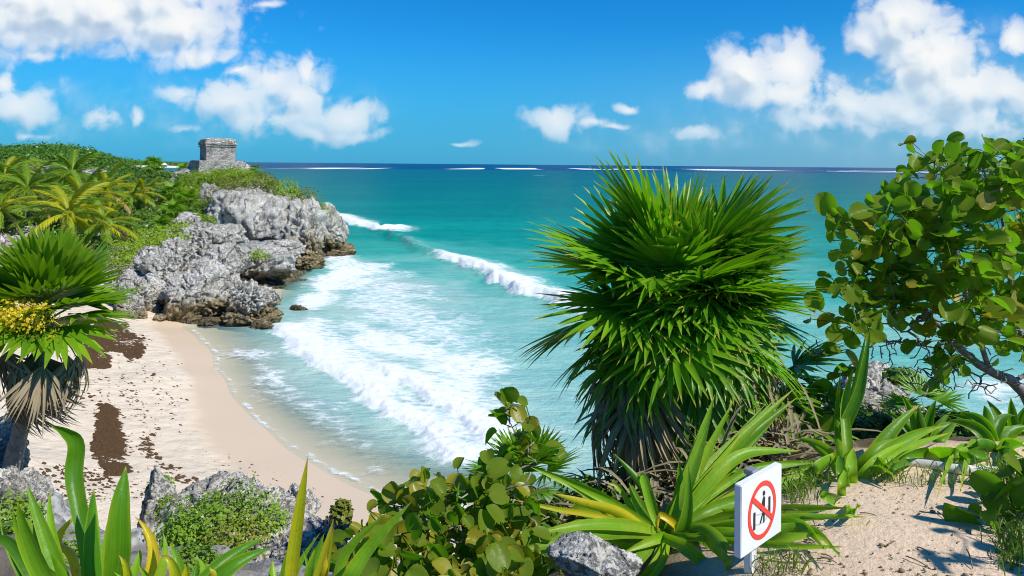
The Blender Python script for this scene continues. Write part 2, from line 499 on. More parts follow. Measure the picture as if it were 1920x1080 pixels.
gx = np.arange(-135, 25.01, 0.55); gy = np.arange(13, 150.01, 0.55)
GX, GY = np.meshgrid(gx, gy); x = GX.ravel(); y = GY.ravel()
z = ground_h(x, y)
z = z + 0.10 * fbm(p3(x * .5, y * .5), 3) * np.clip(z, 0, 1) + 0.05 * fbm(p3(x * 1.6, y * 1.6), 2) * np.clip(z - .5, 0, 1)
far = np.clip((y - 138) / 8, 0, 1); z = z * (1 - far) - 4 * far
mb = MB(); mb.add(p3(x, y, z), grid_faces(len(gy), len(gx)))
# the sea bed runs on to the horizon
mb.add([[-40000, -2000, -4.5], [40000, -2000, -4.5], [40000, 45000, -4.5], [-40000, 45000, -4.5]], np.array([[0, 1, 2, 3]]))
m, g = new_mat('beach_sand')
pos = g.n('ShaderNodeNewGeometry')
zz = g.n('ShaderNodeSeparateXYZ', {0: pos}); zz = g.last.outputs[2]
n1 = g.noise(pos, 0.35, 5, 0.6); n2 = g.noise(pos, 3.0, 6, 0.65)
col = g.mix(n1, (0.65, 0.525, 0.38), (0.75, 0.63, 0.48))
col = g.mix(g.m('MULTIPLY', g.sm(n2, 0.55, 0.72), 0.25), col, (0.42, 0.35, 0.27))
wet = g.sm(g.m('ADD', zz, g.m('MULTIPLY', g.m('SUBTRACT', g.noise(pos, 0.16, 3), 0.5), 0.22)), 0.38, 0.62, 1.0, 0.0)
col = g.mix(g.m('MULTIPLY', wet, 0.75), col, (0.62, 0.455, 0.30))
inl = g.sm(g.m('ADD', zz, n1), 3.3, 4.4)
col = g.mix(g.m('MULTIPLY', inl, 0.6), col, (0.22, 0.17, 0.10))
rough = g.m('SUBTRACT', 0.95, g.m('MULTIPLY', wet, 0.5))
dry = g.m('SUBTRACT', 1.0, wet)
h = g.m('MULTIPLY', g.m('ADD', n2, g.m('MULTIPLY', g.vor(pos, 1.6, 'SMOOTH_F1'), 1.3)), dry)
bs = g.n('ShaderNodeBsdfPrincipled', {'Base Color': col, 'Roughness': rough, 'Specular IOR Level': 0.25,
         'Normal': g.n('ShaderNodeBump', {'Strength': 0.8, 'Distance': 0.16, 'Height': h})})
finish(g, bs)
M_SAND = m
tag(mb.build('ground', M_SAND), kind='structure')

# ------------------------------------------------------------------ headland: the rising limestone ground under the temple
hp = [ypt(*q) for q in [
    (410, 309, 110), (370, 312, 112), (455, 312, 108), (490, 338, 106), (540, 375, 104.5), (590, 405, 103), (625, 425, 101.5), (655, 465, 101),
    (340, 328, 113), (300, 334, 114), (260, 340, 115), (215, 352, 116), (190, 372, 110), (150, 400, 104),
    (300, 405, 92), (250, 432, 82), (215, 470, 73), (205, 515, 65), (225, 560, 59), (200, 420, 88), (150, 450, 78),
    (330, 435, 82), (380, 405, 90), (420, 378, 98), (470, 370, 100), (430, 335, 107), (380, 345, 104),
    (350, 475, 73), (420, 455, 84), (480, 425, 92), (540, 425, 96), (590, 440, 99),
    (300, 525, 62.5), (350, 540, 61.5), (400, 545, 62), (450, 525, 70), (520, 495, 80), (585, 500, 88),
    (505, 612, 56), (440, 605, 57), (370, 604, 57), (300, 600, 55.5), (250, 606, 54.5), (550, 530, 77), (600, 503, 88), (630, 478, 100)]]
hp += [(-60, 122, 9), (-45, 121, 6), (-30, 112, 3), (-80, 118, 7), (-85, 100, 7)]
head_z = RBF(hp, 0.5)
HP = np.array([(q[0], q[1]) for q in hp])
sea_edge = [zpt(q[0], q[1], 0.0)[:2] for q in [(236, 607), (300, 606), (372, 609), (440, 611), (508, 622), (545, 560), (553, 532), (600, 508), (618, 486), (662, 479)]]
head_poly = sea_edge + [(-24, 106), (-33, 114), (-46, 122), (-62, 126), (-84, 120), (-92, 104), (-76, 84), (-58, 70), (-44, 62), (-36, 56)]
def head_h(x, y):
    """smooth height of the headland, sinking below the beach beyond its outline"""
    z = head_z(x, y)
    P = np.stack([x, y], 1)
    dist, _ = segdist(P, head_poly + head_poly[:1])
    s = np.where(inpoly(P, head_poly), dist, -dist)
    k = np.clip((s + 0.5) / 2.2, 0, 1); k = k * k * (3 - 2 * k)
    base = np.where(x > -34, -2.0, np.maximum(-2, ground_h(x, y) - 1.0))
    return base * (1 - k) + np.clip(z, -1, 14.5) * k
gx = np.arange(-95, -17, 0.32); gy = np.arange(50, 130, 0.32)
GX, GY = np.meshgrid(gx, gy); x = GX.ravel(); y = GY.ravel()
z = head_h(x, y)
pp = p3(x, y, z)
rk = fbm(pp * 0.28, 5, 0.55, True) * 1.1 + fbm(pp * np.array([.9, .9, .5]), 4, 0.6, True) * 0.55
front = np.clip((proj(pp)[:, 1] - 440) / 30, 0, 1) * (proj(pp)[:, 0] > 300)
plateau = np.exp(-((x + 45.5) ** 2 + (y - 110) ** 2) / 60)
zd = z + (rk - 0.5) * 0.95 * (1 - 0.9 * plateau) - 1.0 * front
xo = x + 0.55 * fbm(pp * 0.5 + 9, 3); yo = y + 0.55 * fbm(pp * 0.5 + 31, 3)
mb = MB(); mb.add(np.stack([xo, yo, zd], 1), grid_faces(len(gy), len(gx)), tide=0.0)
M_CLIFF = rock_mat('limestone_cliff', 0.75)
tag(mb.build('headland', M_CLIFF), kind='structure')

# ------------------------------------------------------------------ near ground: the cliff top the camera stands on
npts = [(0, -3, 11.4), (-4, -3, 11.2), (4, -3, 11.4), (0.4, 2.2, 11.36), (1.2, 2.6, 11.4), (2.2, 2.6, 11.42), (3.5, 2.5, 11.45), (1.4, 3.4, 11.34), (2.2, 3.5, 11.36), (2.9, 3.8, 11.33), (1.9, 4.3, 11.22), (2.6, 4.6, 11.2), (3.4, 4.7, 11.2), (4.5, 5, 10.95), (6, 4, 11.1),
        (1.3, 5.5, 10.45), (0.5, 4.6, 10.55), (0.2, 3.6, 10.72), (-0.4, 2.6, 10.9), (-1.2, 2.2, 10.9), (-1.0, 3.4, 10.45), (-0.3, 4.8, 10.0), (-0.6, 6, 9.4), (0.6, 6.8, 9.6), (-1.6, 5, 9.7), (-3, 3, 10.6), (-3, 5.2, 9.6), (-5, 3, 10.8),
        (3, 6.4, 10.45), (4.6, 7.4, 9.9), (5, 9, 9.3), (7, 8, 9.5), (6.5, 6, 10.35), (4.2, 6, 10.6), (3.2, 8.6, 9.7), (1.8, 8.2, 9.2), (1.8, 10, 6), (4, 11.2, 6), (7, 11.5, 6), (10, 10, 7), (5, 13, 0), (9, 14, 0), (1, 12, 0.6), (12, 13, 2),
        (-1.8, 8, 8.3), (-3.2, 8.6, 8.3), (-4.6, 8.2, 8.5), (-1, 8, 7.8), (-0.2, 8.6, 7.2), (-1, 10, 4.6), (-2.8, 10.6, 5.2), (-4.8, 10.8, 5.2), (-1, 12, .8), (-3.5, 13, 0.8), (-6.4, 9, 9.0), (-5.6, 7.4, 9.1), (-6.4, 11.4, 5.5), (-7.5, 10, 8.9), (-9, 9, 9.4), (-9, 13, 5), (-7, 15, 1.5), (-12, 12, 8), (-12, 17, 2), (-9, 5, 10.6), (-12, 0, 11)]
near_z = RBF(npts)
gx = np.arange(-12, 12.01, 0.075); gy = np.arange(-3, 17.01, 0.075)
GX, GY = np.meshgrid(gx, gy); x = GX.ravel(); y = GY.ravel()
z = near_z(x, y)
path_poly = [(0.55, 1.4), (0.9, 3.3), (1.55, 4.1), (2.2, 4.55), (3.2, 4.7), (4.5, 4.4), (5, 1.2)]
P2d = np.stack([x, y], 1)
dd, _ = segdist(P2d, path_poly + path_poly[:1])
inp = inpoly(P2d, path_poly)
sd = np.where(inp, dd, -dd) + 0.25 * fbm(p3(x * 1.3, y * 1.3), 3)
pathm = np.clip((sd + 0.12) / 0.3, 0, 1)
rough_ = fbm(p3(x, y, z) * 0.9, 5, 0.6, True)
steep = np.clip((10.2 - z) / 1.5, 0, 1)
z = z + (rough_ - 0.5) * (0.12 + 0.5 * steep) * (1 - pathm) + 0.035 * fbm(p3(x * 2.2, y * 2.2), 4) * pathm
mb = MB(); mb.add(np.stack([x + steep * .3 * fbm(p3(x, y, z), 3), y + steep * .3 * fbm(p3(x, y, z) + 40, 3), z], 1), grid_faces(len(gy), len(gx)), sand=pathm)
m, g = new_mat('cliff_top_soil')
pos = g.n('ShaderNodeNewGeometry'); geo = g.last
sand = g.attr('sand')
n1 = g.noise(pos, 1.3, 5, 0.6); n2 = g.noise(pos, 26.0, 6, 0.7); n3 = g.noise(pos, 5.0, 5, 0.65)
sc_ = g.mix(n1, (0.68, 0.485, 0.325), (0.80, 0.625, 0.445))
sc_ = g.mix(g.sm(n2, 0.5, 0.7, 0, 0.5), sc_, (0.40, 0.29, 0.19))
peb = g.sm(g.vor(pos, 34.0), 0.08, 0.20, 0.35, 0.0)
sc_ = g.mix(peb, sc_, (0.66, 0.60, 0.50))
so = g.mix(n3, (0.10, 0.075, 0.05), (0.20, 0.155, 0.10))
rk_ = g.mix(g.sm(n3, 0.4, 0.62), (0.42, 0.42, 0.41), (0.17, 0.165, 0.16))
nz_ = g.n('ShaderNodeSeparateXYZ', {0: geo.outputs['Normal']}); nz_ = g.last.outputs[2]
pz_ = g.n('ShaderNodeSeparateXYZ', {0: pos}); pz_ = g.last.outputs[2]
so = g.mix(g.m('MAXIMUM', g.sm(nz_, 0.6, 0.85, 1.0, 0.0), g.sm(pz_, 8.9, 9.9, 1.0, 0.0)), so, rk_)
col = g.mix(sand, so, sc_)
bs = g.n('ShaderNodeBsdfPrincipled', {'Base Color': col, 'Roughness': 0.95, 'Specular IOR Level': 0.15,
     'Normal': g.n('ShaderNodeBump', {'Strength': 0.7, 'Distance': 0.024, 'Height': g.m('ADD', n2, g.m('MULTIPLY', n3, 1.2))})})
finish(g, bs)
tag(mb.build('path', m), kind='structure')

# ------------------------------------------------------------------ sea
nr, nc = 520, 620
vv = np.concatenate([np.linspace(0.5, 40, 150), np.linspace(40, 1100, nr - 149)[1:]])
rr = CH * F / vv
th = np.linspace(R(-62), R(62), nc)
RR, TH = np.meshgrid(rr, th, indexing='ij')
x = (RR * np.tan(TH)).ravel(); x = np.clip(x, -45000, 45000); y = RR.ravel()
gz = np.where((y < 149) & (y > 13) & (x > -134) & (x < 24.5), ground_h(np.clip(x, -135, 25), np.clip(y, 13, 150)), -4.0)
hz_ = np.full(len(x), -9.0)
k = (x > -95) & (x < -17) & (y > 50) & (y < 130)
hz_[k] = head_h(x[k], y[k])
depth = -np.maximum(gz, hz_)
sh = [(q[0], q[1]) for q in shore] + [(-3.5, 26.6), (0, 26.2), (6, 26), (12, 24)]
dsh, _ = segdist(np.stack([x, y], 1), sh)
PX = proj(np.stack([x, y, np.zeros_like(x)], 1))
def plan(px): return [tuple(atz(a, b, 0.0)[:2]) for a, b in px]
XY = np.stack([x, y], 1)
zs = np.zeros_like(x); foam = np.zeros_like(x)
nA = fbm(p3(x * .22, y * .22), 4); nB = fbm(p3(x * .9, y * .9, 3.0), 4); nC = fbm(p3(x * 2.4, y * 2.4, 5.0), 3)
def breaker(px, half, height, ends, puffy, back=2.2, whites=None, trail=3.0):
    """one wave: a ridge along a line in plan, steep towards the beach, with broken white water"""
    global zs, foam
    line = plan(px)
    dd, pos_ = segdist(XY, line)
    a = np.array(line[0]); b = np.array(line[-1]); dirv = (b - a) / np.linalg.norm(b - a)
    nv = np.array([-dirv[1], dirv[0]])
    if nv[1] < 0: nv = -nv
    # signed: positive on the sea side
    best = np.full(len(x), 1e9); sg = np.zeros(len(x))
    for i in range(len(line) - 1):
        p_, q_ = np.array(line[i]), np.array(line[i + 1]); ab = q_ - p_
        t = np.clip(((XY - p_) @ ab) / (ab @ ab), 0, 1); r_ = XY - (p_ + t[:, None] * ab)
        dl = np.linalg.norm(r_, axis=1); kk = dl < best
        best[kk] = dl[kk]; sg[kk] = np.sign((r_ @ nv))[kk]
    s_ = sg * dd + (nA * 1.2 + nB * .6) * half
    env = np.clip(pos_ / ends, 0, 1) * np.clip((1 - pos_) / ends, 0, 1)
    env = env * env * (3 - 2 * env)
    prof = np.where(s_ < 0, np.exp(-(s_ / (half * 0.55)) ** 2), np.exp(-(s_ / (half * back)) ** 2))
    w_ = np.ones_like(x)
    if whites is not None:
        w_ = np.interp(pos_, [q[0] for q in whites], [q[1] for q in whites])
    near = dd < half * 8
    zs[near] += (height * prof * env * (0.75 + 0.5 * nA))[near]
    fo = np.where(s_ < 0, np.exp(-(s_ / (half * 0.7)) ** 2), np.maximum(np.exp(-(s_ / (half * 1.3)) ** 2), .62 * np.exp(-(s_ / (half * trail)) ** 2))) * env * w_
    zs[near] += (puffy * np.clip(fo * 1.3 - .2, 0, 1) * (0.35 * nB + 0.7 * nC + .25))[near]
    foam[:] = np.maximum(foam, np.where(near, fo * 1.25, 0))
breaker([(600, 396), (640, 412), (680, 425), (715, 432), (760, 420)], 1.9, 1.0, .16, .16)
breaker([(690, 432), (740, 445), (770, 458), (800, 476), (850, 490), (900, 505), (945, 530), (985, 552), (1040, 562), (1090, 585), (1130, 600)], 1.5, 1.1, .1, .16,
        whites=[(0, 0), (.18, .25), (.3, .2), (.40, .95), (.5, .9), (.55, .5), (.6, 1), (1, 1)])
breaker([(515, 600), (545, 632), (600, 678), (655, 712), (690, 735), (740, 778), (790, 815), (840, 845), (900, 880)], 1.15, .30, .07, .24, back=2.5, trail=3.2, whites=[(0, 1.1), (.45, 1.1), (.6, .8), (1, .85)])
breaker([(690, 676), (740, 708), (800, 735), (840, 758), (880, 795), (930, 832), (985, 860)], 0.9, .26, .12, .22, back=2.5, trail=3.4, whites=[(0, .7), (.4, 1), (1, .9)])
def patch(px, wt, soft):
    """a sheet of spread foam inside an outline given in plan"""
    global foam
    poly = plan(px)
    dd, _ = segdist(XY, poly + poly[:1])
    k = np.clip((np.where(inpoly(XY, poly), dd, -dd) + nA * soft * 1.2) / soft, 0, 1)
    foam = np.maximum(foam, k * wt)
patch([(512, 640), (520, 585), (560, 520), (640, 490), (760, 500), (720, 540), (640, 590), (700, 640), (620, 680)], .62, 3.5)
patch([(590, 515), (640, 492), (700, 505), (660, 560), (580, 590), (530, 610), (540, 560)], .80, 2.5)
patch([(560, 640), (640, 590), (760, 600), (860, 640), (980, 665), (1040, 700), (900, 800), (800, 770), (700, 700), (620, 690)], .68, 4.0)
patch([(590, 470), (650, 470), (760, 500), (700, 520), (590, 520)], .6, 2.5)
patch([(900, 800), (1000, 760), (1060, 800), (1000, 880), (900, 870)], .62, 2.5)
patch([(700, 800), (800, 770), (900, 850), (900, 900), (820, 860)], .58, 1.5)
patch([(395, 640), (520, 650), (640, 730), (760, 830), (720, 900), (600, 850), (480, 770), (420, 700)], .50, 2.5)
patch([(1740, 700), (1960, 700), (1990, 830), (1800, 830)], .62, 3.0)
patch([(1800, 780), (1990, 760), (1990, 840), (1790, 830)], .9, 1.5)
patch([(560, 480), (760, 490), (880, 560), (1010, 640), (1050, 720), (900, 760), (700, 640), (560, 600)], .47, 5.0)
# swash at the very edge
sw = np.exp(-((depth - 0.05 - 0.05 * nA) / 0.045) ** 2) * (y < 70) * (dsh < 4)
foam = np.maximum(foam, 0.62 * sw * np.clip(.6 + nB, 0, 1))
# white caps: short streaks over the open water, denser on the reef line
cap = fbm(p3(x * 0.012, y * .03, 2.0), 3) ; cap2 = perlin(p3(x * .045, y * .16, 8.0))
capm = np.clip((cap2 * .7 + cap * .5 - .52) * 6, 0, 1) * np.clip((y - 130) / 150, 0, 1) * (y < 1100)
foam = np.maximum(foam, capm * .62)
vrow = CH * F / y
v_reef = 10.2 - 2.8 * np.clip((PX[:, 0] - 500) / 1100, 0, 1) + 1.2 * np.sin(PX[:, 0] * .004) 
yr = CH * F / v_reef
rb = np.exp(-((vrow - v_reef) / 1.5) ** 2)
rn = perlin(p3(x * .006, y * .0006, 4.0)) + .6 * perlin(p3(x * .02, y * .0012, 6.0))
foam = np.maximum(foam, np.clip(rb * 2 - .6, 0, 1) * np.clip((rn + .10) * 4, 0, 1) * (x > -650))
# real chop
am = np.clip((y - 20) / 60, .15, 1) * np.clip(700 / y, 0, 1)
zs += .10 * am * perlin(p3(x * .35, y * .7, 1.0)) + .16 * am * perlin(p3(x * .08, y * .22, 2.0))
zs = zs * np.clip(depth / .35, 0, 1)
# shelf: colour follows the water's depth, sand clouds and weed beds
tone = np.interp(y, [20, 32, 45, 62, 85, 110, 150, 230, 400, 800, 1330, 1650, 2200], [0.02, .04, .08, .14, .27, .42, .53, .61, .69, .75, .80, .93, 1.0])
rgt = np.clip((x - (-14 + (y - 50) * .06)) / 26, 0, 1) * np.exp(-((y - 60) / 40) ** 2)
tone += .18 * rgt
west = np.clip((-x - 0.16 * y) / (0.18 * y + 1), 0, 1) * np.clip((y - 90) / 60, 0, 1) * (y < 900)
tone -= .05 * west
big = fbm(p3(x * .011, y * .03, 9.0), 4)
tone += .13 * big * np.clip((y - 60) / 80, 0, 1) * np.clip((1300 - y) / 400, 0, 1)
tone += .07 * nA * np.clip((y - 35) / 40, 0, 1) * np.clip((200 - y) / 60, 0, 1)
silt = np.clip(fbm(p3(x * .05 + .4 * nA, y * .11, 12.0), 4) * 1.6 + .15, 0, 1) * np.exp(-((y - 78) / 26) ** 2)
tone = np.clip(tone - .17 * silt, 0, 1)
mb = MB(); mb.add(np.stack([x, y, zs], 1), grid_faces(nr, nc), foam=foam, depth=depth, tone=tone, silt=silt)
m, g = new_mat('sea_water')
pos = g.n('ShaderNodeNewGeometry')
foam_, dep_, tone_, silt_ = g.attr('foam'), g.attr('depth'), g.attr('tone'), g.attr('silt')
col = g.ramp(tone_, [(0.0, (0.50, 0.53, 0.44)), (0.07, (0.42, 0.56, 0.48)), (0.16, (0.30, 0.54, 0.47)), (0.30, (0.07, 0.42, 0.335)), (0.45, (0.002, 0.29, 0.215)),
                     (0.60, (0.0, 0.19, 0.15)), (0.75, (0.0, 0.12, 0.125)), (0.84, (0.0, 0.105, 0.135)), (0.93, (0.0, 0.05, 0.125)), (1.0, (0.0, 0.042, 0.12))])
col = g.mix(g.m('MULTIPLY', silt_, .35), col, (0.48, 0.52, 0.42))
s1 = g.n('ShaderNodeMapping', {'Vector': pos, 'Scale': (0.35, 0.9, 0.35), 'Rotation': (0, 0, R(-6))})
w1 = g.noise(s1, 1.0, 5, 0.62, 0.4)
s2 = g.n('ShaderNodeMapping', {'Vector': pos, 'Scale': (0.05, 0.18, 0.1)})
w2 = g.noise(s2, 1.0, 5, 0.6)
col = g.mix(g.sm(g.m('MULTIPLY_ADD', g.m('SUBTRACT', w2, 0.5), 0.9, w1), 0.35, 0.66, 0.0, 0.55), col, g.mix(1.0, col, (0.45, 0.68, 0.78), 'MULTIPLY'))
lace_p = g.v('ADD', pos, g.v('SCALE', g.noise(pos, 0.8, 3, 0.6, out=1), 1.1))
lace_m = g.n('ShaderNodeMapping', {'Vector': lace_p, 'Scale': (0.75, 1.5, 1.0), 'Rotation': (0, 0, R(-35))})
lc = g.vor(lace_m, 0.9, 'DISTANCE_TO_EDGE', detail=2.0)
lace = g.sm(lc, 0.0, 0.26, 1.0, 0.0)
fn = g.noise(g.n('ShaderNodeMapping', {'Vector': lace_p, 'Scale': (1.0, 1.6, 1.5), 'Rotation': (0, 0, R(-32))}), 1.1, 8, 0.7)
fn2 = g.noise(g.n('ShaderNodeMapping', {'Vector': lace_p, 'Scale': (2.4, 3.5, 3.0), 'Rotation': (0, 0, R(-30))}), 1.0, 6, 0.7)
tex = g.m('ADD', g.m('MULTIPLY', lace, 0.6), g.m('MULTIPLY', g.m('SUBTRACT', g.m('MULTIPLY_ADD', fn2, .45, g.m('MULTIPLY', fn, .55)), 0.5), 2.4))
fm = g.m('MULTIPLY_ADD', tex, 0.62, foam_)
fmask = g.sm(fm, 0.50, 1.02)
fmask = g.m('MULTIPLY', fmask, g.sm(foam_, 0.02, 0.2))
veil = g.m('MULTIPLY', g.sm(foam_, 0.1, 0.9), 0.30)
col = g.mix(veil, col, (0.66, 0.74, 0.72))
bh = g.m('ADD', g.m('MULTIPLY', w1, 0.5), g.m('MULTIPLY', g.noise(s1, 3.5, 4, 0.6), 0.22))
nm = g.n('ShaderNodeBump', {'Strength': 0.8, 'Distance': 0.8, 'Height': bh})
wat = g.n('ShaderNodeBsdfPrincipled', {'Base Color': col, 'Roughness': 0.32, 'IOR': 1.33, 'Specular IOR Level': 0.08, 'Normal': nm})
fcol = g.mix(g.sm(fn, 0.3, 0.7), (0.72, 0.765, 0.755), (0.86, 0.865, 0.85))
fnm = g.n('ShaderNodeBump', {'Strength': 0.5, 'Distance': 0.25, 'Height': g.m('ADD', fn, g.m('MULTIPLY', g.noise(pos, 3.0, 6, 0.7), 0.6))})
fo = g.n('ShaderNodeBsdfPrincipled', {'Base Color': fcol, 'Roughness': 0.8, 'Specular IOR Level': 0.1, 'Normal': fnm})
tr = g.n('ShaderNodeBsdfTransparent', {'Color': (0.93, 0.98, 0.97)})
op = g.sm(dep_, 0.0, 0.85, 0.06, 1.0)
sh_ = g.n('ShaderNodeMixShader', {0: op, 1: tr, 2: wat})
finish(g, g.n('ShaderNodeMixShader', {0: fmask, 1: sh_, 2: fo}))
tag(mb.build('sea_water', m), kind='structure')
# ------------------------------------------------------------------ rocks
_ico = {}
def ico(n):
    if n not in _ico:
        bm = bmesh.new(); bmesh.ops.create_icosphere(bm, subdivisions=n, radius=1.0)
        bm.verts.ensure_lookup_table()
        _ico[n] = (np.array([v.co[:] for v in bm.verts]), np.array([[v.index for v in f.verts] for f in bm.faces])); bm.free()
    return _ico[n]
def rock_mesh(rad, seed, sub=6, chop=9, rough=0.16, tide=0.0, box=0.0):
    rough = rough * 1.3
    D, Fc = ico(sub)
    rng = np.random.RandomState(seed)
    r = np.ones(len(D))
    for k in range(chop):
        n = rng.normal(size=3); n /= np.linalg.norm(n)
        o = rng.uniform(0.52, 0.86)
        q = D @ n
        r = np.minimum(r, np.where(q > 0.05, o / np.maximum(q, 0.05), 9))
    if box:
        mx = np.max(np.abs(D), axis=1); r = r * (1 - box) + box * np.minimum(r, 0.86 / mx) * 1.06
    V = D * r[:, None]
    off = rng.uniform(0, 50, 3)
    sz = np.array(rad); Q = V * sz / np.mean(sz)
    V = V * (1 + rough * 1.3 * fbm(Q * 1.1 + off, 3)[:, None])
    V = V + D * (rough * 0.9 * (fbm(Q * 2.2 + off, 4, 0.55, True) - 0.5) + rough * 0.26 * fbm(Q * 7 + off, 3, 0.6))[:, None]
    pits = np.clip(perlin(Q * 9 + off) - 0.12, 0, 1)
    V = V - D * (pits * rough * 0.75)[:, None]
    ck = perlin(Q * 1.0 + off + 21 + .35 * fbm(Q * 3 + off, 2)[:, None]); ck2 = perlin(Q * np.array([2.6, 2.6, 1.1]) + off + 5)
    V = V - D * (rough * (.75 * np.exp(-(ck / .055) ** 2) + .45 * np.exp(-(ck2 / .05) ** 2)))[:, None]
    V = V * sz
    td = np.zeros(len(V))
    if tide:
        td = np.clip((tide - V[:, 2] / sz[2] + 0.5 * fbm(Q * 1.5 + off, 3)) * 2.2, 0, 1)
    return V, Fc, td
M_ROCK = rock_mat('pitted_limestone', 1.15)
M_ROCKN = rock_mat('grey_limestone', 4.2, ochre=False, lite=1.0)
def rock(px, py, w, h, Y, deep, rz, seed, label, mat=None, tide=0.0, sub=6, chop=9, rough=0.16, box=0.0, group='limestone rocks of the headland', tilt=0.0, name='rock'):
    """a boulder whose outline fills w by h pixels at depth Y; deep = its depth over its width"""
    c = at(px, py, Y)
    rx = w / 2 / F * Y * 1.12; rzz = h / 2 / F * Y * 1.15
    V, Fc, td = rock_mesh((rx, rx * deep, rzz), seed, sub, chop, rough, tide, box)
    a, t = R(rz), R(tilt)
    M = np.array(Matrix.Rotation(t, 3, 'Y') @ Matrix.Rotation(a, 3, 'Z'))
    V = V @ M.T
    mb = MB(); mb.add(V, Fc, tide=td)
    o = mb.build(name, mat or M_ROCK)
    o.location = c
    return tag(o, label, 'rock', group)
GH = 'limestone rocks of the headland'
rock(365, 552, 128, 122, 58.5, .9, 10, 3, 'big round pitted grey boulder at the head of the beach, under the ledge', rough=.14, chop=7)
rock(488, 497, 168, 74, 75, .7, -8, 5, 'long overhanging grey ledge rock with a small green tuft on top', box=.5, rough=.13)
rock(470, 543, 190, 46, 75.5, .6, 0, 6, 'low ochre rock foot under the long ledge', tide=1.5, rough=.2)
rock(470, 425, 205, 118, 90, .55, 12, 7, 'tall pale cliff face right below the bushes and the temple', box=.4, rough=.15, tilt=8)
rock(395, 455, 120, 76, 80, .8, -10, 17, 'broken grey crag on the slope left of the pale cliff face', rough=.2)
rock(563, 452, 108, 122, 90, .8, 18, 8, 'brown undercut cliff with a hollow in its face, above the surf', tide=.35, rough=.2, box=.2)
rock(573, 495, 66, 34, 87, .8, 0, 44, 'ochre foot of the undercut cliff with a grey patch', tide=1.5, rough=.22)
rock(613, 432, 64, 82, 100, .9, 0, 9, 'grey pinnacle at the seaward end of the headland', tide=-.1, rough=.24)
rock(632, 470, 76, 30, 100.5, .9, 4, 10, 'yellow brown rock toe at the very tip of the headland, in the surf', tide=1.3, rough=.18)
rock(540, 400, 120, 66, 101, .6, 16, 11, 'sloping grey crest rock between the green tufts on the seaward ridge', rough=.17, tilt=14)
rock(305, 500, 92, 70, 63.5, .9, 20, 12, 'white weathered rock beside the creeping shrubs, left of the big round boulder', rough=.17)
rock(258, 552, 70, 84, 57.5, .9, 0, 13, 'leftmost white boulder, standing behind the seaweed', rough=.17)
rock(247, 586, 56, 58, 55.3, .9, 30, 14, 'dark footed white rock on the sand at the top of the seaweed', rough=.2)
rock(292, 548, 66, 60, 59, .9, 0, 15, 'smooth white rock between the leftmost boulder and the big round one', rough=.12)
rock(430, 560, 72, 80, 60, .8, 0, 16, 'dark cleft rock right of the big round boulder', rough=.24)
rock(474, 562, 84, 66, 57.5, .9, 15, 18, 'dark pitted boulder perched above the water, right of the cleft', rough=.24, chop=6)
rock(474, 596, 92, 42, 57, .9, 0, 19, 'ochre stained rock block carrying the dark pitted boulder', tide=1.5, rough=.22)
rock(494, 614, 52, 24, 55.4, .9, 0, 20, 'olive brown rock lowest at the waterline', tide=1.5, rough=.22)
rock(402, 603, 62, 17, 56.8, .9, 0, 21, 'flat weedy ledge at the edge of the wet sand, below the cleft', tide=1.5, rough=.2)
rock(350, 599, 56, 18, 57, .8, 0, 22, 'low dark ledge stone under the big round boulder', tide=.9, rough=.2)
rock(300, 597, 22, 15, 55.6, .9, 0, 23, 'small grey stone on the sand left of the low dark ledge', sub=4)
rock(330, 482, 72, 60, 70, .9, 25, 24, 'grey cracked rock above the white weathered rock', rough=.2)
rock(420, 500, 90, 70, 71, .9, -20, 25, 'pale boulder heaped against the left end of the long ledge', rough=.16)
rock(348, 425, 72, 46, 84, .8, 0, 26, 'pale rock hump among the creeping green shrubs', rough=.18)
rock(388, 380, 56, 62, 96, .8, 0, 27, 'grey rock knob under the bushes left of the dark green shrub', rough=.2)
rock(425, 405, 130, 50, 95, .6, 0, 28, 'pale rock brow running below the dark green shrub', rough=.18)
rock(474, 350, 42, 40, 104, .8, 0, 29, 'pale block just below the right corner of the temple platform', rough=.16)
rock(505, 372, 50, 36, 103, .8, 0, 30, 'white broken rock on the ridge right below the temple', rough=.2)
rock(558, 585, 34, 28, 62, .8, 20, 31, 'pointed brown rock standing alone in the white surf', tide=1.2, rough=.25, chop=12)
rock(524, 634, 13, 13, 53.5, .8, 0, 32, 'tiny dark stone in the surf near the beach', tide=1.2, sub=4)
rock(285, 466, 56, 32, 76, .8, 0, 33, 'low grey rock at the edge of the grey scrub', rough=.2)
rock(448, 470, 84, 44, 82, .8, 0, 34, 'shaded rock step between the pale cliff and the long ledge', rough=.22)
rock(528, 470, 92, 36, 84, .8, 0, 35, 'grey shelf rock leaning on the undercut cliff', rough=.2)
rock(92, 318, 60, 16, 150, .7, 0, 36, 'pale bare rock showing between palm tops and the wooded hill, left one', rough=.2, group='bare rocks above the palms', sub=5)
rock(172, 322, 44, 16, 150, .7, 0, 37, 'pale bare rock right of the dark palm top, below the wooded hill', rough=.2, group='bare rocks above the palms', sub=5)

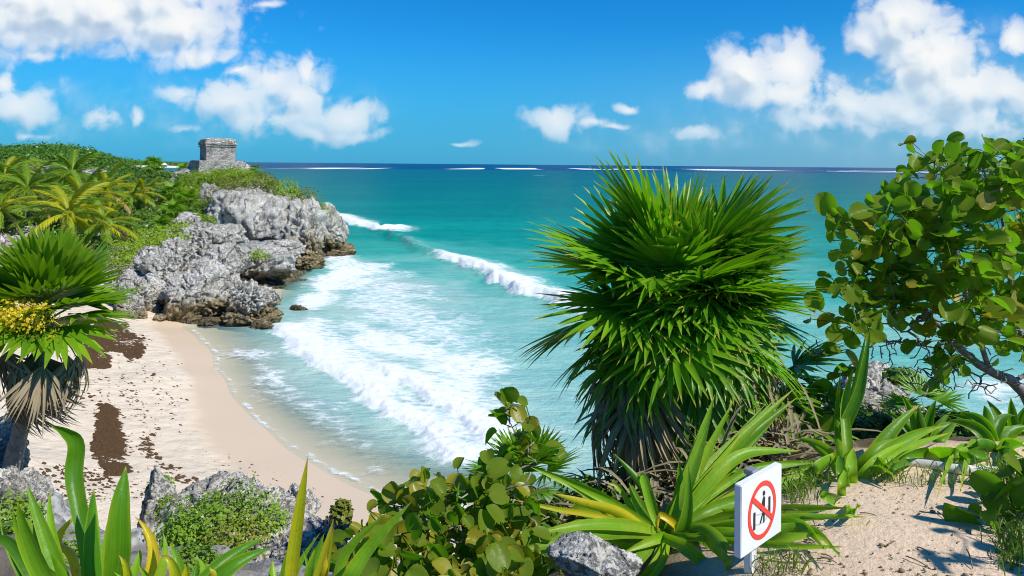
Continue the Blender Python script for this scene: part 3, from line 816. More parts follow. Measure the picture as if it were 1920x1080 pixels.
# ------------------------------------------------------------------ temple
def stone_mat(name, sc):
    m, g = new_mat(name)
    pos = g.n('ShaderNodeTexCoord', out=3)
    q = g.v('MULTIPLY', pos, (1, 1, 2.1))
    cell = g.vor(q, sc, 'DISTANCE_TO_EDGE')
    cc = g.vor(q, sc, 'F1', out=1)
    bw = g.n('ShaderNodeRGBToBW', {0: cc})
    n1 = g.noise(pos, 0.9, 5, .6)
    col = g.ramp(bw, [(0.15, (0.38, 0.36, 0.32)), (0.5, (0.58, 0.555, 0.50)), (0.85, (0.74, 0.71, 0.65))])
    col = g.mix(g.sm(n1, .45, .68, 0, .6), col, (0.16, 0.15, 0.135))
    col = g.mix(g.sm(cell, 0.0, 0.07, 0.75, 0.0), col, (0.05, 0.045, 0.04))
    bs = g.n('ShaderNodeBsdfPrincipled', {'Base Color': col, 'Roughness': 0.95, 'Specular IOR Level': .1,
         'Normal': g.n('ShaderNodeBump', {'Strength': 1.0, 'Distance': 0.18, 'Height': g.m('ADD', g.sm(cell, 0, .12), g.noise(pos, 6, 4))})})
    finish(g, bs)
    return m
M_STONE = stone_mat('rubble_stone', 2.7)
def masonry(name, levels, ax, by, parent, seed, nz=None, amp=.05, dome=0.0):
    """a closed ring of masonry: levels = (z, scale) up a rectangle of half sizes ax, by"""
    per = []
    k = 22
    for i in range(k): per.append((-ax + 2 * ax * i / k, -by))
    for i in range(k): per.append((ax, -by + 2 * by * i / k))
    for i in range(k): per.append((ax - 2 * ax * i / k, by))
    for i in range(k): per.append((-ax, by - 2 * by * i / k))
    per = np.array(per); n = len(per)
    zz = [q[0] for q in levels]; ss = [q[1] for q in levels]
    z = np.concatenate([np.linspace(zz[i], zz[i + 1], max(2, int((zz[i + 1] - zz[i]) / .16) + 1))[:-1] for i in range(len(zz) - 1)] + [[zz[-1]]])
    sc_ = np.interp(z, zz, ss)
    V = np.concatenate([np.concatenate([per * s_, np.full((n, 1), q)], 1) for q, s_ in zip(z, sc_)])
    V[:, :2] *= (1 + amp * perlin(V * 1.9 + seed) / np.mean([ax, by]) * 1.4)[:, None]
    V[:, 2] += amp * .6 * perlin(V * 2.5 + seed + 9) * (V[:, 2] > zz[0] + .05)
    mb = MB(); mb.add(V, grid_faces(len(z), n, True))
    # top: rings closing to the middle
    top = V[-n:]; rings = [top]
    c = top.mean(0)
    for f in (.8, .55, .3, .08):
        q = c + (top - c) * f
        q[:, 2] = top[:, 2] * f + c[2] * (1 - f) + dome * (1 - f * f) + amp * 1.4 * perlin(q * 2.2 + seed)
        rings.append(q)
    VV = np.concatenate(rings); mb.add(VV, grid_faces(5, n, True)); mb.add(rings[-1], np.arange(n)[None])
    return mb.build(name, M_STONE, parent)
tc = at(408, 302, 110)
temple = thing('temple', 'small square grey stone temple ruin standing on top of the headland', 'temple', (tc.x, tc.y, 13.15), R(37))
masonry('platform', [(-2.2, 1.04), (-.15, 1.0), (0, .99)], 3.65, 3.2, temple, 1, amp=.1)
masonry('wall', [(-.02, .985), (2.15, 1.0)], 2.36, 2.1, temple, 2, amp=.05)
masonry('cornice', [(2.13, .97), (2.14, 1.06), (2.32, 1.07), (2.33, .99), (2.42, .99)], 2.36, 2.1, temple, 3, amp=.04)
masonry('cornice', [(2.40, 1.03), (2.42, 1.075), (2.88, 1.085), (2.92, 1.0)], 2.36, 2.1, temple, 4, amp=.05)
masonry('roof', [(2.9, 1.03), (3.0, 1.035), (3.28, .97), (3.36, .93)], 2.36, 2.1, temple, 5, amp=.11, dome=.22)

temple.scale = (.93, .93, 1.0)
# ------------------------------------------------------------------ foliage
M_BUSH = leaf_mat('bush_leaf', (0.13, 0.24, 0.012), (0.27, 0.37, 0.02), (0.22, 0.30, 0.03), trans=.35, tip_at=2)
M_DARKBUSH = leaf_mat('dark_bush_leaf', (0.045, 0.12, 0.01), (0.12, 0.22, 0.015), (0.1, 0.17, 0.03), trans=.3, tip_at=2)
M_SCRUB = leaf_mat('grey_scrub_leaf', (0.15, 0.16, 0.09), (0.24, 0.24, 0.14), (.2, .2, .1), trans=.25, tip_at=2)
M_OLIVE = leaf_mat('olive_bush_leaf', (0.085, 0.13, 0.012), (0.16, 0.20, 0.02), (.2, .2, .03), trans=.3, tip_at=2)
M_BARK = plain_mat('grey_bark', (0.25, 0.215, 0.175), .9, .45, 14, .5)
M_HILL = leaf_mat('hill_forest_leaf', (0.08, 0.155, 0.014), (0.20, 0.28, 0.02), (.1, .2, .03), trans=.3, tip_at=2)
def leaves_at(mb, P, N, size, rng, tint, asp=0.62):
    """one small folded leaf per point P, facing roughly N"""
    n = len(P)
    N = nrm(N + rng.normal(size=(n, 3)) * .55)
    a = nrm(np.cross(N, rng.normal(size=(n, 3)))); b = np.cross(N, a)
    s_ = (size * rng.uniform(.65, 1.3, n))[:, None]
    base = P - a * s_ * .5
    V = np.stack([base, P + b * s_ * asp * .5 + N * s_ * .06, P + a * s_ * .5 - N * s_ * .12, P - b * s_ * asp * .5 + N * s_ * .06], 1).reshape(-1, 3)
    Fq = np.arange(4 * n).reshape(n, 4)
    mb.add(V, Fq, tint=np.repeat(tint, 4), lu=np.tile([0, 1, 0, -1.], n), lv=np.tile([0, .5, 1, .5], n))
def tuft_points(rng, n, rad, lump=0.45, low=-.25):
    d_ = nrm(rng.normal(size=(n, 3))); d_[:, 2] = np.abs(d_[:, 2]) * np.where(rng.random_sample(n) < .8, 1, low)
    r = 0.55 + .5 * rng.random_sample(n) ** .5
    r = r * (1 + lump * perlin(d_ * 2.4 + rng.uniform(0, 40, 3)))
    return d_ * r[:, None] * np.array(rad), d_
def shrub(name, label, c, rad, mat, n, size, seed, group, cat='shrub', lump=.45, stems=5):
    rng = np.random.RandomState(seed)
    t = thing(name, label, cat, c, 0, group)
    P, N = tuft_points(rng, n, rad, lump)
    mb = MB(); leaves_at(mb, P, N + np.array([0, 0, .5]), size, rng, rng.random_sample(n) * .9)
    mb.build('foliage', mat, t)
    sb = MB()
    for k in range(stems):
        e = P[rng.randint(n)] * .8
        add_tube(sb, bez([(0, 0, -rad[2] * .5), e * np.array([.3, .3, .55]), e], 6), np.linspace(.05, .012, 6) * max(.5, rad[0] * .6), 5)
    sb.build('stem', M_BARK, t)
    return t
def scatter_surface(fn, poly_px, xr, yr, n, rng, zoff=0.0):
    """points on a height function that the photo shows inside a pixel outline"""
    x = rng.uniform(*xr, n); y = rng.uniform(*yr, n); z = fn(x, y)
    P = np.stack([x, y, z + zoff], 1)
    return P[inpoly(proj(P), poly_px)]
def both(x, y): return np.maximum(np.where((x > -95) & (x < -17) & (y > 50), head_h(x, y), -5), ground_h(x, y))
rng = np.random.RandomState(21)
def cover(name, polys, n, tuft, size, mat, per, seed, xr=(-95, -18), yr=(52, 128), fn=both, squash=.75, zoff=.5):
    rng = np.random.RandomState(seed); mb = MB()
    for poly in polys:
        Pc = scatter_surface(fn, poly, xr, yr, n, rng, zoff)
        tone = np.clip(.5 + .6 * fbm(Pc * .18 + seed, 3) + .25 * rng.normal(size=len(Pc)), 0, 1)
        for c, tn in zip(Pc, tone):
            r = tuft * rng.uniform(.6, 1.35)
            P, N = tuft_points(rng, per, (r, r, r * squash))
            leaves_at(mb, P + c, N + np.array([0, 0, .5]), size, rng, np.clip(tn + .25 * rng.normal(size=per), 0, 1))
    return tag(mb.build(name, mat), kind='stuff')
# low creeping greenery over the headland (nobody could count its plants)
cover('creeping_greenery', [[(215, 470), (240, 440), (290, 425), (330, 445), (400, 425), (410, 445), (340, 455), (330, 480), (300, 490), (260, 480), (235, 500), (222, 500)],
      [(330, 408), (372, 400), (385, 420), (350, 436), (320, 436)],
      [(372, 312), (400, 322), (460, 318), (500, 332), (520, 352), (500, 352), (462, 340), (400, 345), (365, 335)],
      [(345, 330), (400, 335), (400, 352), (370, 372), (335, 360)]], 9000, .72, .26, M_BUSH, 64, 31, zoff=.7)
cover('thicket', [[(150, 395), (200, 345), (262, 335), (300, 328), (345, 330), (352, 372), (390, 372), (375, 405), (330, 408), (300, 430), (240, 440), (190, 470), (140, 470), (90, 445), (60, 400)]], 4200, 1.1, .40, M_DARKBUSH, 80, 32)
cover('scrub', [[(170, 470), (225, 465), (262, 500), (240, 545), (205, 545), (180, 520)]], 4500, .7, .22, M_SCRUB, 70, 33)
cover('palm_understorey', [[(-140, 340), (0, 335), (150, 345), (170, 400), (150, 425), (60, 428), (0, 432), (-140, 440)]], 1900, 1.2, .5, M_DARKBUSH, 80, 34, xr=(-134, -45), yr=(66, 125))
def gsh(px, py, Y, w, h, mat, n, size, seed, label, group, name='shrub', **k):
    c = at(px, py, Y); r = w / 2 / F * Y; hh = h / F * Y
    return shrub(name, label, c - Vector((0, 0, hh * .45)), (r, r, hh * .8), mat, n, size, seed, group, **k)
GB = 'shrubs on the headland'
gsh(432, 350, 90.5, 96, 54, M_OLIVE, 3600, .2, 40, 'olive green rounded shrub on the rocks right below the temple', GB)
gsh(440, 326, 103, 88, 34, M_BUSH, 1500, .32, 41, 'bright green bush in front of the right half of the temple platform', GB)
gsh(385, 332, 103, 70, 36, M_BUSH, 1200, .32, 42, 'yellow green bush in front of the left corner of the temple platform', GB)
gsh(478, 328, 106, 40, 24, M_DARKBUSH, 700, .3, 43, 'dark green bush at the right end of the temple platform', GB)
gsh(498, 336, 97, 56, 40, M_OLIVE, 800, .3, 44, 'olive bush on the ridge between two white rocks', GB)
gsh(540, 348, 95, 56, 40, M_BUSH, 800, .28, 45, 'upper green tuft on the crest of the seaward ridge', GB)
gsh(574, 364, 95, 56, 40, M_OLIVE, 800, .28, 46, 'lower green tuft on the crest of the seaward ridge', GB)
gsh(604, 388, 95, 36, 26, M_BUSH, 300, .24, 47, 'last small green tuft beside the seaward pinnacle', GB)
gsh(485, 474, 71, 34, 18, M_BUSH, 500, .18, 48, 'small bright green tuft growing on the long ledge', GB)
gsh(390, 410, 84, 36, 24, M_BUSH, 400, .24, 49, 'small bright bush on the pale rock brow', GB)
gsh(515, 350, 98, 34, 28, M_BUSH, 350, .26, 50, 'small bush leaning over the white rock on the ridge', GB)
gsh(286, 335, 112, 66, 44, M_DARKBUSH, 1500, .4, 51, 'tall dark green tree crown left of the temple, against the far turquoise water', GB)
gsh(238, 348, 112, 66, 40, M_DARKBUSH, 1400, .4, 52, 'dark green bush left of the tall dark crown, below the far white beach', GB)
gsh(345, 345, 110, 50, 30, M_BUSH, 900, .34, 53, 'light green bush between the tall dark crown and the temple', GB)
gsh(305, 385, 95, 60, 40, M_BUSH, 1200, .34, 54, 'light green bush in the middle of the thicket below the tall dark crown', GB)
gsh(362, 388, 93, 44, 36, M_OLIVE, 900, .3, 55, 'olive bush beside the grey rock knob', GB)
gsh(330, 412, 86, 44, 26, M_BUSH, 800, .28, 56, 'bright bush at the foot of the thicket above the pale rock hump', GB)

# ------------------------------------------------------------------ palms
M_TRUNK = plain_mat('palm_bark', (0.36, 0.295, 0.22), .9, .5, 18, .6)
M_COCO = leaf_mat('coconut_leaf', (0.11, 0.20, 0.015), (0.23, 0.31, 0.02), (0.36, 0.32, 0.05), trans=.4, tip_at=.85)
M_COCOY = leaf_mat('yellow_coconut_leaf', (0.26, 0.31, 0.015), (0.46, 0.40, 0.02), (0.5, 0.36, 0.04), trans=.42, tip_at=.85)
M_COCOD = leaf_mat('dry_coconut_leaf', (0.25, 0.17, 0.08), (0.32, 0.23, 0.12), (.3, .2, .1), trans=.25, tip_at=2)
def coco_frond(seed, L, droop):
    rng = np.random.RandomState(seed); mb = MB()
    n = 14; s_ = np.linspace(0, 1, n)
    P = np.stack([np.zeros(n), L * (s_ - .12 * droop * s_ ** 2), -L * droop * .55 * s_ ** 2.1], 1)
    add_tube(mb, P, np.linspace(.045, .008, n), 5, tint=.8)
    k = 46
    for side in (-1, 1):
        for i in range(k):
            f = .14 + .86 * i / k
            b = np.array([np.interp(f, s_, P[:, j]) for j in range(3)])
            T = np.array([np.interp(f, s_, tangents(P)[:, j]) for j in range(3)])
            ln = .72 * math.sin(PI * min(1, .22 + .78 * (1 - f) * 1.05)) * rng.uniform(.85, 1.1) * L / 3
            dirn = np.array([side * .8, 0, -.12]) + T * (.55 + .5 * f) + rng.normal(size=3) * .08
            dirn /= np.linalg.norm(dirn)
            mid = b + dirn * ln * .5; tip = b + dirn * ln * .92 + np.array([0, 0, -.42 * ln])
            w = .032 * L / 3
            wv = nrm(np.cross(dirn, [0, 0, 1.])) * w
            V = np.array([b - wv * .5, b + wv * .5, mid - wv, mid + wv, tip])
            mb.add(V, [np.array([[0, 1, 3, 2]]), np.array([[2, 3, 4]])], tint=rng.uniform(0, 1), lv=np.array([0, 0, .5, .5, 1.]))
    return mb
COCO = {}
for nm, mt in (('g', M_COCO), ('y', M_COCOY), ('d', M_COCOD)):
    COCO[nm] = [coco_frond(60 + i, 3.0, dr).mesh('frond', mt) for i, dr in enumerate((.35, .7, 1.05))]
def frame(d_, up=Vector((0, 0, 1))):
    """rotation with local Y along d_ and local Z as near up as can be"""
    yv = Vector(d_).normalized(); zv = up - yv * up.dot(yv)
    if zv.length < .05: zv = Vector((0, -1, 0)) - yv * Vector((0, -1, 0)).dot(yv)
    zv.normalize(); xv = yv.cross(zv)
    return Matrix((xv, yv, zv)).transposed()
def coco_palm(px, py, Y, base_py, rad_px, mix, seed, label, nf=22):
    rng = np.random.RandomState(seed)
    c = at(px, py + 10, Y); sc_ = rad_px / F * Y / 2.75
    zg = float(both(np.array([c.x]), np.array([c.y]))[0])
    zb = min(zg - .2, c.z - 1.2) if base_py is None else at(px, base_py, Y).z - .3
    t = thing('coconut_palm', label, 'palm', (c.x, c.y, zb), 0, 'coconut palms behind the beach')
    h = c.z - zb
    lean = rng.uniform(-.5, .5, 2)
    mb = MB(); pts = bez([(lean[0], lean[1], 0), (lean[0] * .7, lean[1] * .7, h * .45), (0, 0, h)], 12)
    add_tube(mb, pts, np.linspace(.15, .09, 12) * (1 + .06 * np.sin(np.arange(12) * 3)), 8)
    mb.build('trunk', M_TRUNK, t)
    for i in range(nf):
        az = i * 2.399 + rng.uniform(-.3, .3)
        f = i / nf
        el = R(78 - 100 * f + rng.uniform(-8, 8))
        d_ = (math.cos(az) * math.cos(el), math.sin(az) * math.cos(el), math.sin(el))
        kind = 'd' if (f > .93 and rng.random_sample() < .5) else ('y' if rng.random_sample() < mix else 'g')
        o = link('frond', COCO[kind][min(2, int(rng.uniform(0, 1.2) + 1.9 * (1 - abs(f - .35))))], t)
        s2 = sc_ * rng.uniform(.85, 1.1)
        o.matrix_local = Matrix.Translation((0, 0, h)) @ frame(d_).to_4x4() @ Matrix.Rotation(rng.uniform(-.3, .3), 4, 'Y') @ Matrix.Diagonal((s2, s2, s2, 1))
    return t
coco_palm(128, 392, 68, None, 78, .5, 1, 'big green coconut palm in front, nearest to the sandy path', 20)
coco_palm(52, 345, 84, None, 68, .15, 2, 'drooping green coconut palm at the left, under the bare rock')
coco_palm(135, 318, 100, None, 56, .0, 3, 'dark coconut palm whose top stands highest against the wooded hill')
coco_palm(152, 362, 80, None, 60, .65, 4, 'golden yellow coconut palm between the dark one and the big green one')
coco_palm(196, 350, 84, None, 54, .55, 5, 'yellow coconut palm with fronds bending right, above the thicket')
coco_palm(268, 352, 92, None, 38, .9, 6, 'short yellow coconut palm right in the thicket, below the tall dark crown', 14)
coco_palm(250, 358, 91, None, 34, .45, 7, 'thin coconut palm with a bare grey trunk in the thicket', 12)
coco_palm(195, 412, 73, None, 58, .35, 8, 'low green coconut palm right of the big one, over the scrub')
coco_palm(8, 322, 92, None, 50, .2, 9, 'coconut palm at the left edge of the photo, high at the foot of the hill')
coco_palm(0, 385, 78, None, 56, .55, 10, 'yellowish coconut palm cut by the left edge, above the sandy path')
coco_palm(85, 330, 108, None, 46, .1, 11, 'small coconut palm far back below the bare rock and hill')
coco_palm(-40, 350, 86, None, 60, .3, 12, 'coconut palm past the left edge of the photo')

# thatch palms on the headland, seen small: trunk and fan crown
M_FAN = leaf_mat('fan_leaf', (0.055, 0.175, 0.008), (0.20, 0.36, 0.016), (0.40, 0.33, 0.07), trans=.40, rough=.36, tcol=(1.5, 1.7, .5), tip_at=.84, edge=None, spots=0.0)  # tip colour yellowed to paint in sunlit blade tips
M_FANL = leaf_mat('yellow_green_fan_leaf', (0.10, 0.215, 0.01), (0.21, 0.32, 0.015), (0.34, 0.30, 0.06), trans=.40, tcol=(1.5, 1.6, .5), rough=.35, tip_at=.9)  # yellower leaf green of the left palm and the headland fan palms
M_DRY = leaf_mat('dry_fan_leaf', (0.48, 0.315, 0.16), (0.66, 0.48, 0.28), (.30, .22, .16), trans=.15, rough=.8, tip_at=2, tcol=(1.1, 1, .8))
def fan_frond(seed, nseg, spread, L, pet, droop, pitch=-.25, width=.055, nsec=7, fold=.35, pet_r=.008, ragged=0.12, curl=0.0):
    """fan leaf: stalk along +Y, then blades spread round its end; top side +Z"""
    rng = np.random.RandomState(seed); mb = MB()
    Ppet = bez([(0, 0, 0), (0, pet * .5, pet * .05), (0, pet, 0)], 6)
    add_tube(mb, Ppet, np.linspace(pet_r * 1.2, pet_r * .8, 6), 5, tint=.9)
    cp, sp = math.cos(pitch), math.sin(pitch)
    for i in range(nseg):
        a = spread * ((i + .5) / nseg - .5) + rng.normal() * .02
        ln = L * (1 - .22 * abs(a) / (spread / 2 + 1e-6)) * rng.uniform(1 - ragged, 1 + ragged)
        lift = .18 * math.cos(i * PI) * .25 + .10 * (abs(a) / 1.6) ** 2
        s_ = np.linspace(0, 1, nsec)
        dr = droop * rng.uniform(.5, 1.5)
        loc = np.stack([np.sin(a) * s_ * ln, np.cos(a) * s_ * ln, ln * (lift * s_ - dr * s_ ** 2.4) + curl * ln * np.sin(s_ * 5 + i) * s_], 1)
        y2 = loc[:, 1] * cp - loc[:, 2] * sp * -1 * -1
        P = np.stack([loc[:, 0], pet + loc[:, 1] * cp - loc[:, 2] * sp, loc[:, 1] * sp + loc[:, 2] * cp], 1)
        wv = width * rng.uniform(.85, 1.15) * L / .62
        add_strap(mb, P, wv, (math.cos(a), -math.sin(a) * cp, -math.sin(a) * sp), fold=fold, n=nsec, nw=3,
                  prof=lambda q: np.minimum(.30 + 1.7 * q, 1) * np.clip(1.02 - np.clip((q - .45) / .55, 0, 1) ** 1.6, 0, 1), tint=float(np.clip(rng.normal(.45, .25), 0, 1)))
    return mb
TF = [fan_frond(300 + i, 16, R(230), .75, .6, dr, width=.09, nsec=4).mesh('frond', M_FANL) for i, dr in enumerate((.1, .35, .6))]
def thatch_palm(px, py, Y, rad_px, seed, label, nf=22, trunk=1.6):
    rng = np.random.RandomState(seed)
    c = at(px, py, Y); s0 = rad_px / F * Y / 1.2
    t = thing('thatch_palm', label, 'palm', (c.x, c.y, c.z - trunk), 0, 'small fan palms on the headland')
    mb = MB(); add_tube(mb, [(0, 0, -.8), (.03, 0, trunk * .5), (0, 0, trunk)], [.11, .1, .09], 7); mb.build('trunk', M_TRUNK, t)
    for i in range(nf):
        az = i * 2.399; el = R(75 - 115 * i / nf + rng.uniform(-8, 8))
        o = link('frond', TF[rng.randint(3)], t)
        s2 = s0 * rng.uniform(.85, 1.15)
        o.matrix_local = Matrix.Translation((0, 0, trunk)) @ frame((math.cos(az) * math.cos(el), math.sin(az) * math.cos(el), math.sin(el))).to_4x4() @ Matrix.Diagonal((s2, s2, s2, 1))
    return t
thatch_palm(352, 378, 91, 26, 1, 'fan palm beside the olive bush on the temple slope')
thatch_palm(322, 365, 95, 28, 2, 'bright fan palm in the middle of the thicket left of the temple')
thatch_palm(325, 400, 86, 28, 3, 'fan palm low on the thicket edge, above the pale rock hump')
thatch_palm(300, 425, 82, 24, 4, 'fan palm standing at the bottom of the thicket near the creeping greenery')
thatch_palm(288, 312, 113, 24, 5, 'fan palm whose top rises over the tall dark crown by the far water')
thatch_palm(345, 320, 112, 16, 6, 'tiny fan palm touching the left end of the temple platform', 16)
thatch_palm(512, 350, 104, 18, 7, 'fan palm on the ridge just right of the temple rocks', 16)
thatch_palm(548, 368, 103, 18, 8, 'fan palm crest tuft farther down the seaward ridge', 16)
thatch_palm(478, 318, 107, 14, 9, 'little dark fan palm at the right foot of the temple', 14)

# ------------------------------------------------------------------ wooded hill and far coast
hx, hy = np.meshgrid(np.linspace(-300, -95, 120), np.linspace(170, 330, 100))
def hill_h(x, y):
    c = at(85, 300, 230)
    ridge = 17.2 * np.exp(-((y - 235) / 55) ** 2) * np.where(x < c.x, np.exp(-((x - c.x) / 55) ** 2) * .45 + .55, np.clip(1 - ((x - c.x) / 31) ** 2 * .75, 0, 1))
    return ridge - 1.0
x = hx.ravel(); y = hy.ravel()
mb = MB(); mb.add(p3(x, y, hill_h(x, y) + .8 * fbm(p3(x * .1, y * .1), 3)), grid_faces(100, 120))
M_SOILG = plain_mat('forest_soil', (0.07, 0.09, 0.03), .95, .4, .3, .3)
tag(mb.build('hill', M_SOILG), kind='structure')
rng = np.random.RandomState(77); mb = MB()
n = 2600
x = rng.uniform(-260, -108, n); y = rng.uniform(180, 245, n); z = hill_h(x, y)
k = z > 1.5
for cx_, cy_, cz_ in zip(x[k], y[k], z[k]):
    r = rng.uniform(1.0, 3.1); per = 66
    P, N = tuft_points(rng, per, (r, r, r * .9))
    tn = np.clip(.45 + .8 * perlin(np.array([[cx_ * .08, cy_ * .08, 1.]]))[0] + .38 * rng.normal(), 0, 1)
    leaves_at(mb, P + np.array([cx_, cy_, cz_]), N + np.array([0, 0, .5]), .8, rng, np.clip(tn + .2 * rng.normal(size=per), 0, 1))
tag(mb.build('hill_forest', M_HILL), kind='stuff')
# far coast: low sand spit with a belt of trees
q0 = atz(190, 318, 0); q1 = atz(372, 318, 0)
Yc = 1420.
mb = MB(); nx = 80
xs = np.linspace(at(60, 310, Yc).x, at(385, 310, Yc).x, nx)
rows = [(-18, -2), (-6, .6), (8, 2.6), (30, 4), (160, 5), (240, -2)]
taper = np.clip((xs[-1] - xs) / 60, 0, 1)
V = np.concatenate([np.stack([xs, np.full(nx, Yc + a), -2 + (b + 2) * taper + .5 * perlin(p3(xs * .02, xs * 0 + a)) * (b > 0)], 1) for a, b in rows])
mb.add(V, grid_faces(len(rows), nx))
tag(mb.build('far_beach', plain_mat('white_sand', (0.78, 0.74, 0.66), .9, .1, .05, .05)), kind='structure')
mb = MB(); rng = np.random.RandomState(5); M_FAR = leaf_mat('far_forest_leaf', (0.03, 0.075, 0.03), (0.06, 0.11, 0.035), (.1, .2, .03), trans=.2, tip_at=2)
for i in range(520):
    f = rng.random_sample(); px_ = 170 + 190 * f
    hgt = np.interp(px_, [170, 215, 250, 300, 340, 362], [19, 18, 13, 9, 7, 4]) * rng.uniform(.7, 1.05)
    b = at(px_, 312, Yc + rng.uniform(28, 120)); 
    P, N = tuft_points(rng, 60, (6, 6, hgt))
    leaves_at(mb, P + np.array([b.x, b.y, 3.]), N + np.array([0, 0, .4]), 3.2, rng, rng.random_sample(60))
tag(mb.build('far_forest', M_FAR), kind='stuff')
hb = at(308, 312, 1405)
hut = thing('beach_hut', 'tiny pale thatched hut on the far beach, left of the temple', 'hut', (hb.x, hb.y, 1.2))
mb = MB()
for sx_ in (-1, 1):
    for sy_ in (-1, 1): add_tube(mb, [(sx_ * 3.4, sy_ * 2.5, 0), (sx_ * 3.4, sy_ * 2.5, 4.6)], .35, 6)
add_box(mb, (0, 1.2, 2.2), (6.2, 2.6, 4.2))
mb.build('wall', plain_mat('white_render', (0.78, 0.76, 0.72), .8), hut)
mb = MB(); kk = 16; aa = np.linspace(0, 2 * PI, kk, endpoint=False)
V = np.concatenate([np.stack([np.cos(aa) * r_ * 1.25, np.sin(aa) * r_, np.full(kk, z_)], 1) for r_, z_ in ((5.2, 4.2), (4.9, 4.5), (2.2, 7.4), (.3, 9.2))])
mb.add(V, grid_faces(4, kk, True)); mb.add(V[-kk:], np.arange(kk)[None]); mb.add(V[:kk], np.arange(kk)[None, ::-1])
mb.build('roof', plain_mat('bleached_thatch', (0.74, 0.71, 0.66), .9, .2, .8), hut)
# ------------------------------------------------------------------ fan palms of the foreground
FG = [fan_frond(500 + i, 28, R(sp), .66, pt, dr, pitch=pi_, width=.056, nsec=9, fold=.45) .mesh('frond', M_FAN)
      for i, (sp, pt, dr, pi_) in enumerate([(150, .50, .03, -.10), (190, .55, .08, -.2), (210, .55, .09, -.3), (230, .60, .12, -.4), (240, .55, .18, -.5), (170, .6, .05, -.15)])]
FR = [fan_frond(580 + i, 30, R(sp), .60, pt, dr, pitch=pi_, width=.056, nsec=9, fold=.45).mesh('frond', M_FAN) for i, (sp, pt, dr, pi_) in enumerate([(300, .62, .06, -1.0), (310, .55, .09, -1.15), (280, .66, .05, -.85)])]
FD = [fan_frond(540 + i, 22, R(sp), .62, .5, dr, pitch=-.5, width=.036, nsec=8, fold=.9, ragged=.25, curl=.05).mesh('dead_frond', M_DRY)
      for i, (sp, dr) in enumerate([(120, .5), (160, .7), (90, .4)])]
def fan_palm(name, label, c, zb, specs, seed, trunk_r=.10, scale=1.0, group=None, lean=(0, 0), meshes=None, dead=None, cat='palm', dropf=.45):
    """specs: (azimuth, elevation, size, 'g' or 'd')"""
    rng = np.random.RandomState(seed)
    t = thing(name, label, cat, (c.x + lean[0], c.y + lean[1], zb), 0, group)
    h = c.z - zb
    mb = MB()
    pts = bez([(0, 0, -.15), (-lean[0] * .55, -lean[1] * .55, h * .5), (-lean[0], -lean[1], h)], 14)
    add_tube(mb, pts, np.linspace(trunk_r * 1.15, trunk_r * .9, 14) * (1 + .05 * np.sin(np.arange(14) * 2.6)), 10, jitter=.12, rng=rng)
    mb.build('trunk', M_TRUNK, t)
    for az, el, sz, kd in specs:
        e = R(el); a = R(az)
        d_ = Vector((math.sin(a) * math.cos(e), math.cos(a) * math.cos(e), math.sin(e)))
        if kd == 'd':
            me = (dead or FD)[rng.randint(len(dead or FD))]
        elif kd in 'rl':
            me = FR[rng.randint(3)]
        else:
            ms = meshes or FG
            k = int(np.clip((1 - (el + 30) / 120) * 5 + rng.uniform(-.8, .8), 0, 4))
            if el > 55: k = rng.choice([0, 5])
            me = ms[min(k, len(ms) - 1)]
        o = link('dead_frond' if kd == 'd' else 'frond', me, t)
        if kd == 'd' and 'label' not in o: o['label'] = 'dry brown hanging dead frond'
        drop = -h * rng.uniform(.3, .72) if kd == 'l' else -dropf * h * rng.random_sample() ** 2 if kd == 'd' else -.10 * max(0, 40 - el) / 60
        o.matrix_local = Matrix.Translation((-lean[0], -lean[1], h + drop)) @ frame(d_).to_4x4() @ Matrix.Rotation(rng.uniform(-.35, .35), 4, 'Y') @ Matrix.Scale(sz * scale, 4)
    return t
rng = np.random.RandomState(11)
specs = []
n = 54
for i in range(n):
    f = (i + .5) / n
    el = 88 - 116 * f ** .82 + rng.uniform(-7, 7)
    az = i * 137.5 + rng.uniform(-14, 14)
    specs.append((az, el, (1.13 if el > 35 else 1.02 if el > 0 else .9) * rng.uniform(.8, 1.14), 'g'))
for i in range(16):
    specs.append((rng.choice([rng.uniform(215, 330), rng.uniform(50, 140)]), rng.uniform(-40, -4), rng.uniform(1.0, 1.15), 'd'))
for i in range(30):
    specs.append((180 + rng.uniform(-105, 105), rng.uniform(-22, 62), rng.uniform(.72, .98), 'r'))
for i in range(10):
    specs.append((rng.uniform(20, 150), rng.uniform(15, 62), rng.uniform(.95, 1.15), 'g'))
for i in range(14):
    specs.append((i * 137.5 + rng.uniform(-20, 20), rng.uniform(-72, -22), rng.uniform(.9, 1.1), 'd'))
for i in range(15):
    specs.append((180 + rng.uniform(-110, 110), rng.uniform(-40, 12), rng.uniform(.62, .8), 'l'))
bc = at(1268, 600, 5.5)
fan_palm('fan_palm', 'big dark green fan palm filling the middle right of the view against the sea', bc, 10.35, specs, 3, .11, lean=(.05, .05), scale=.93)
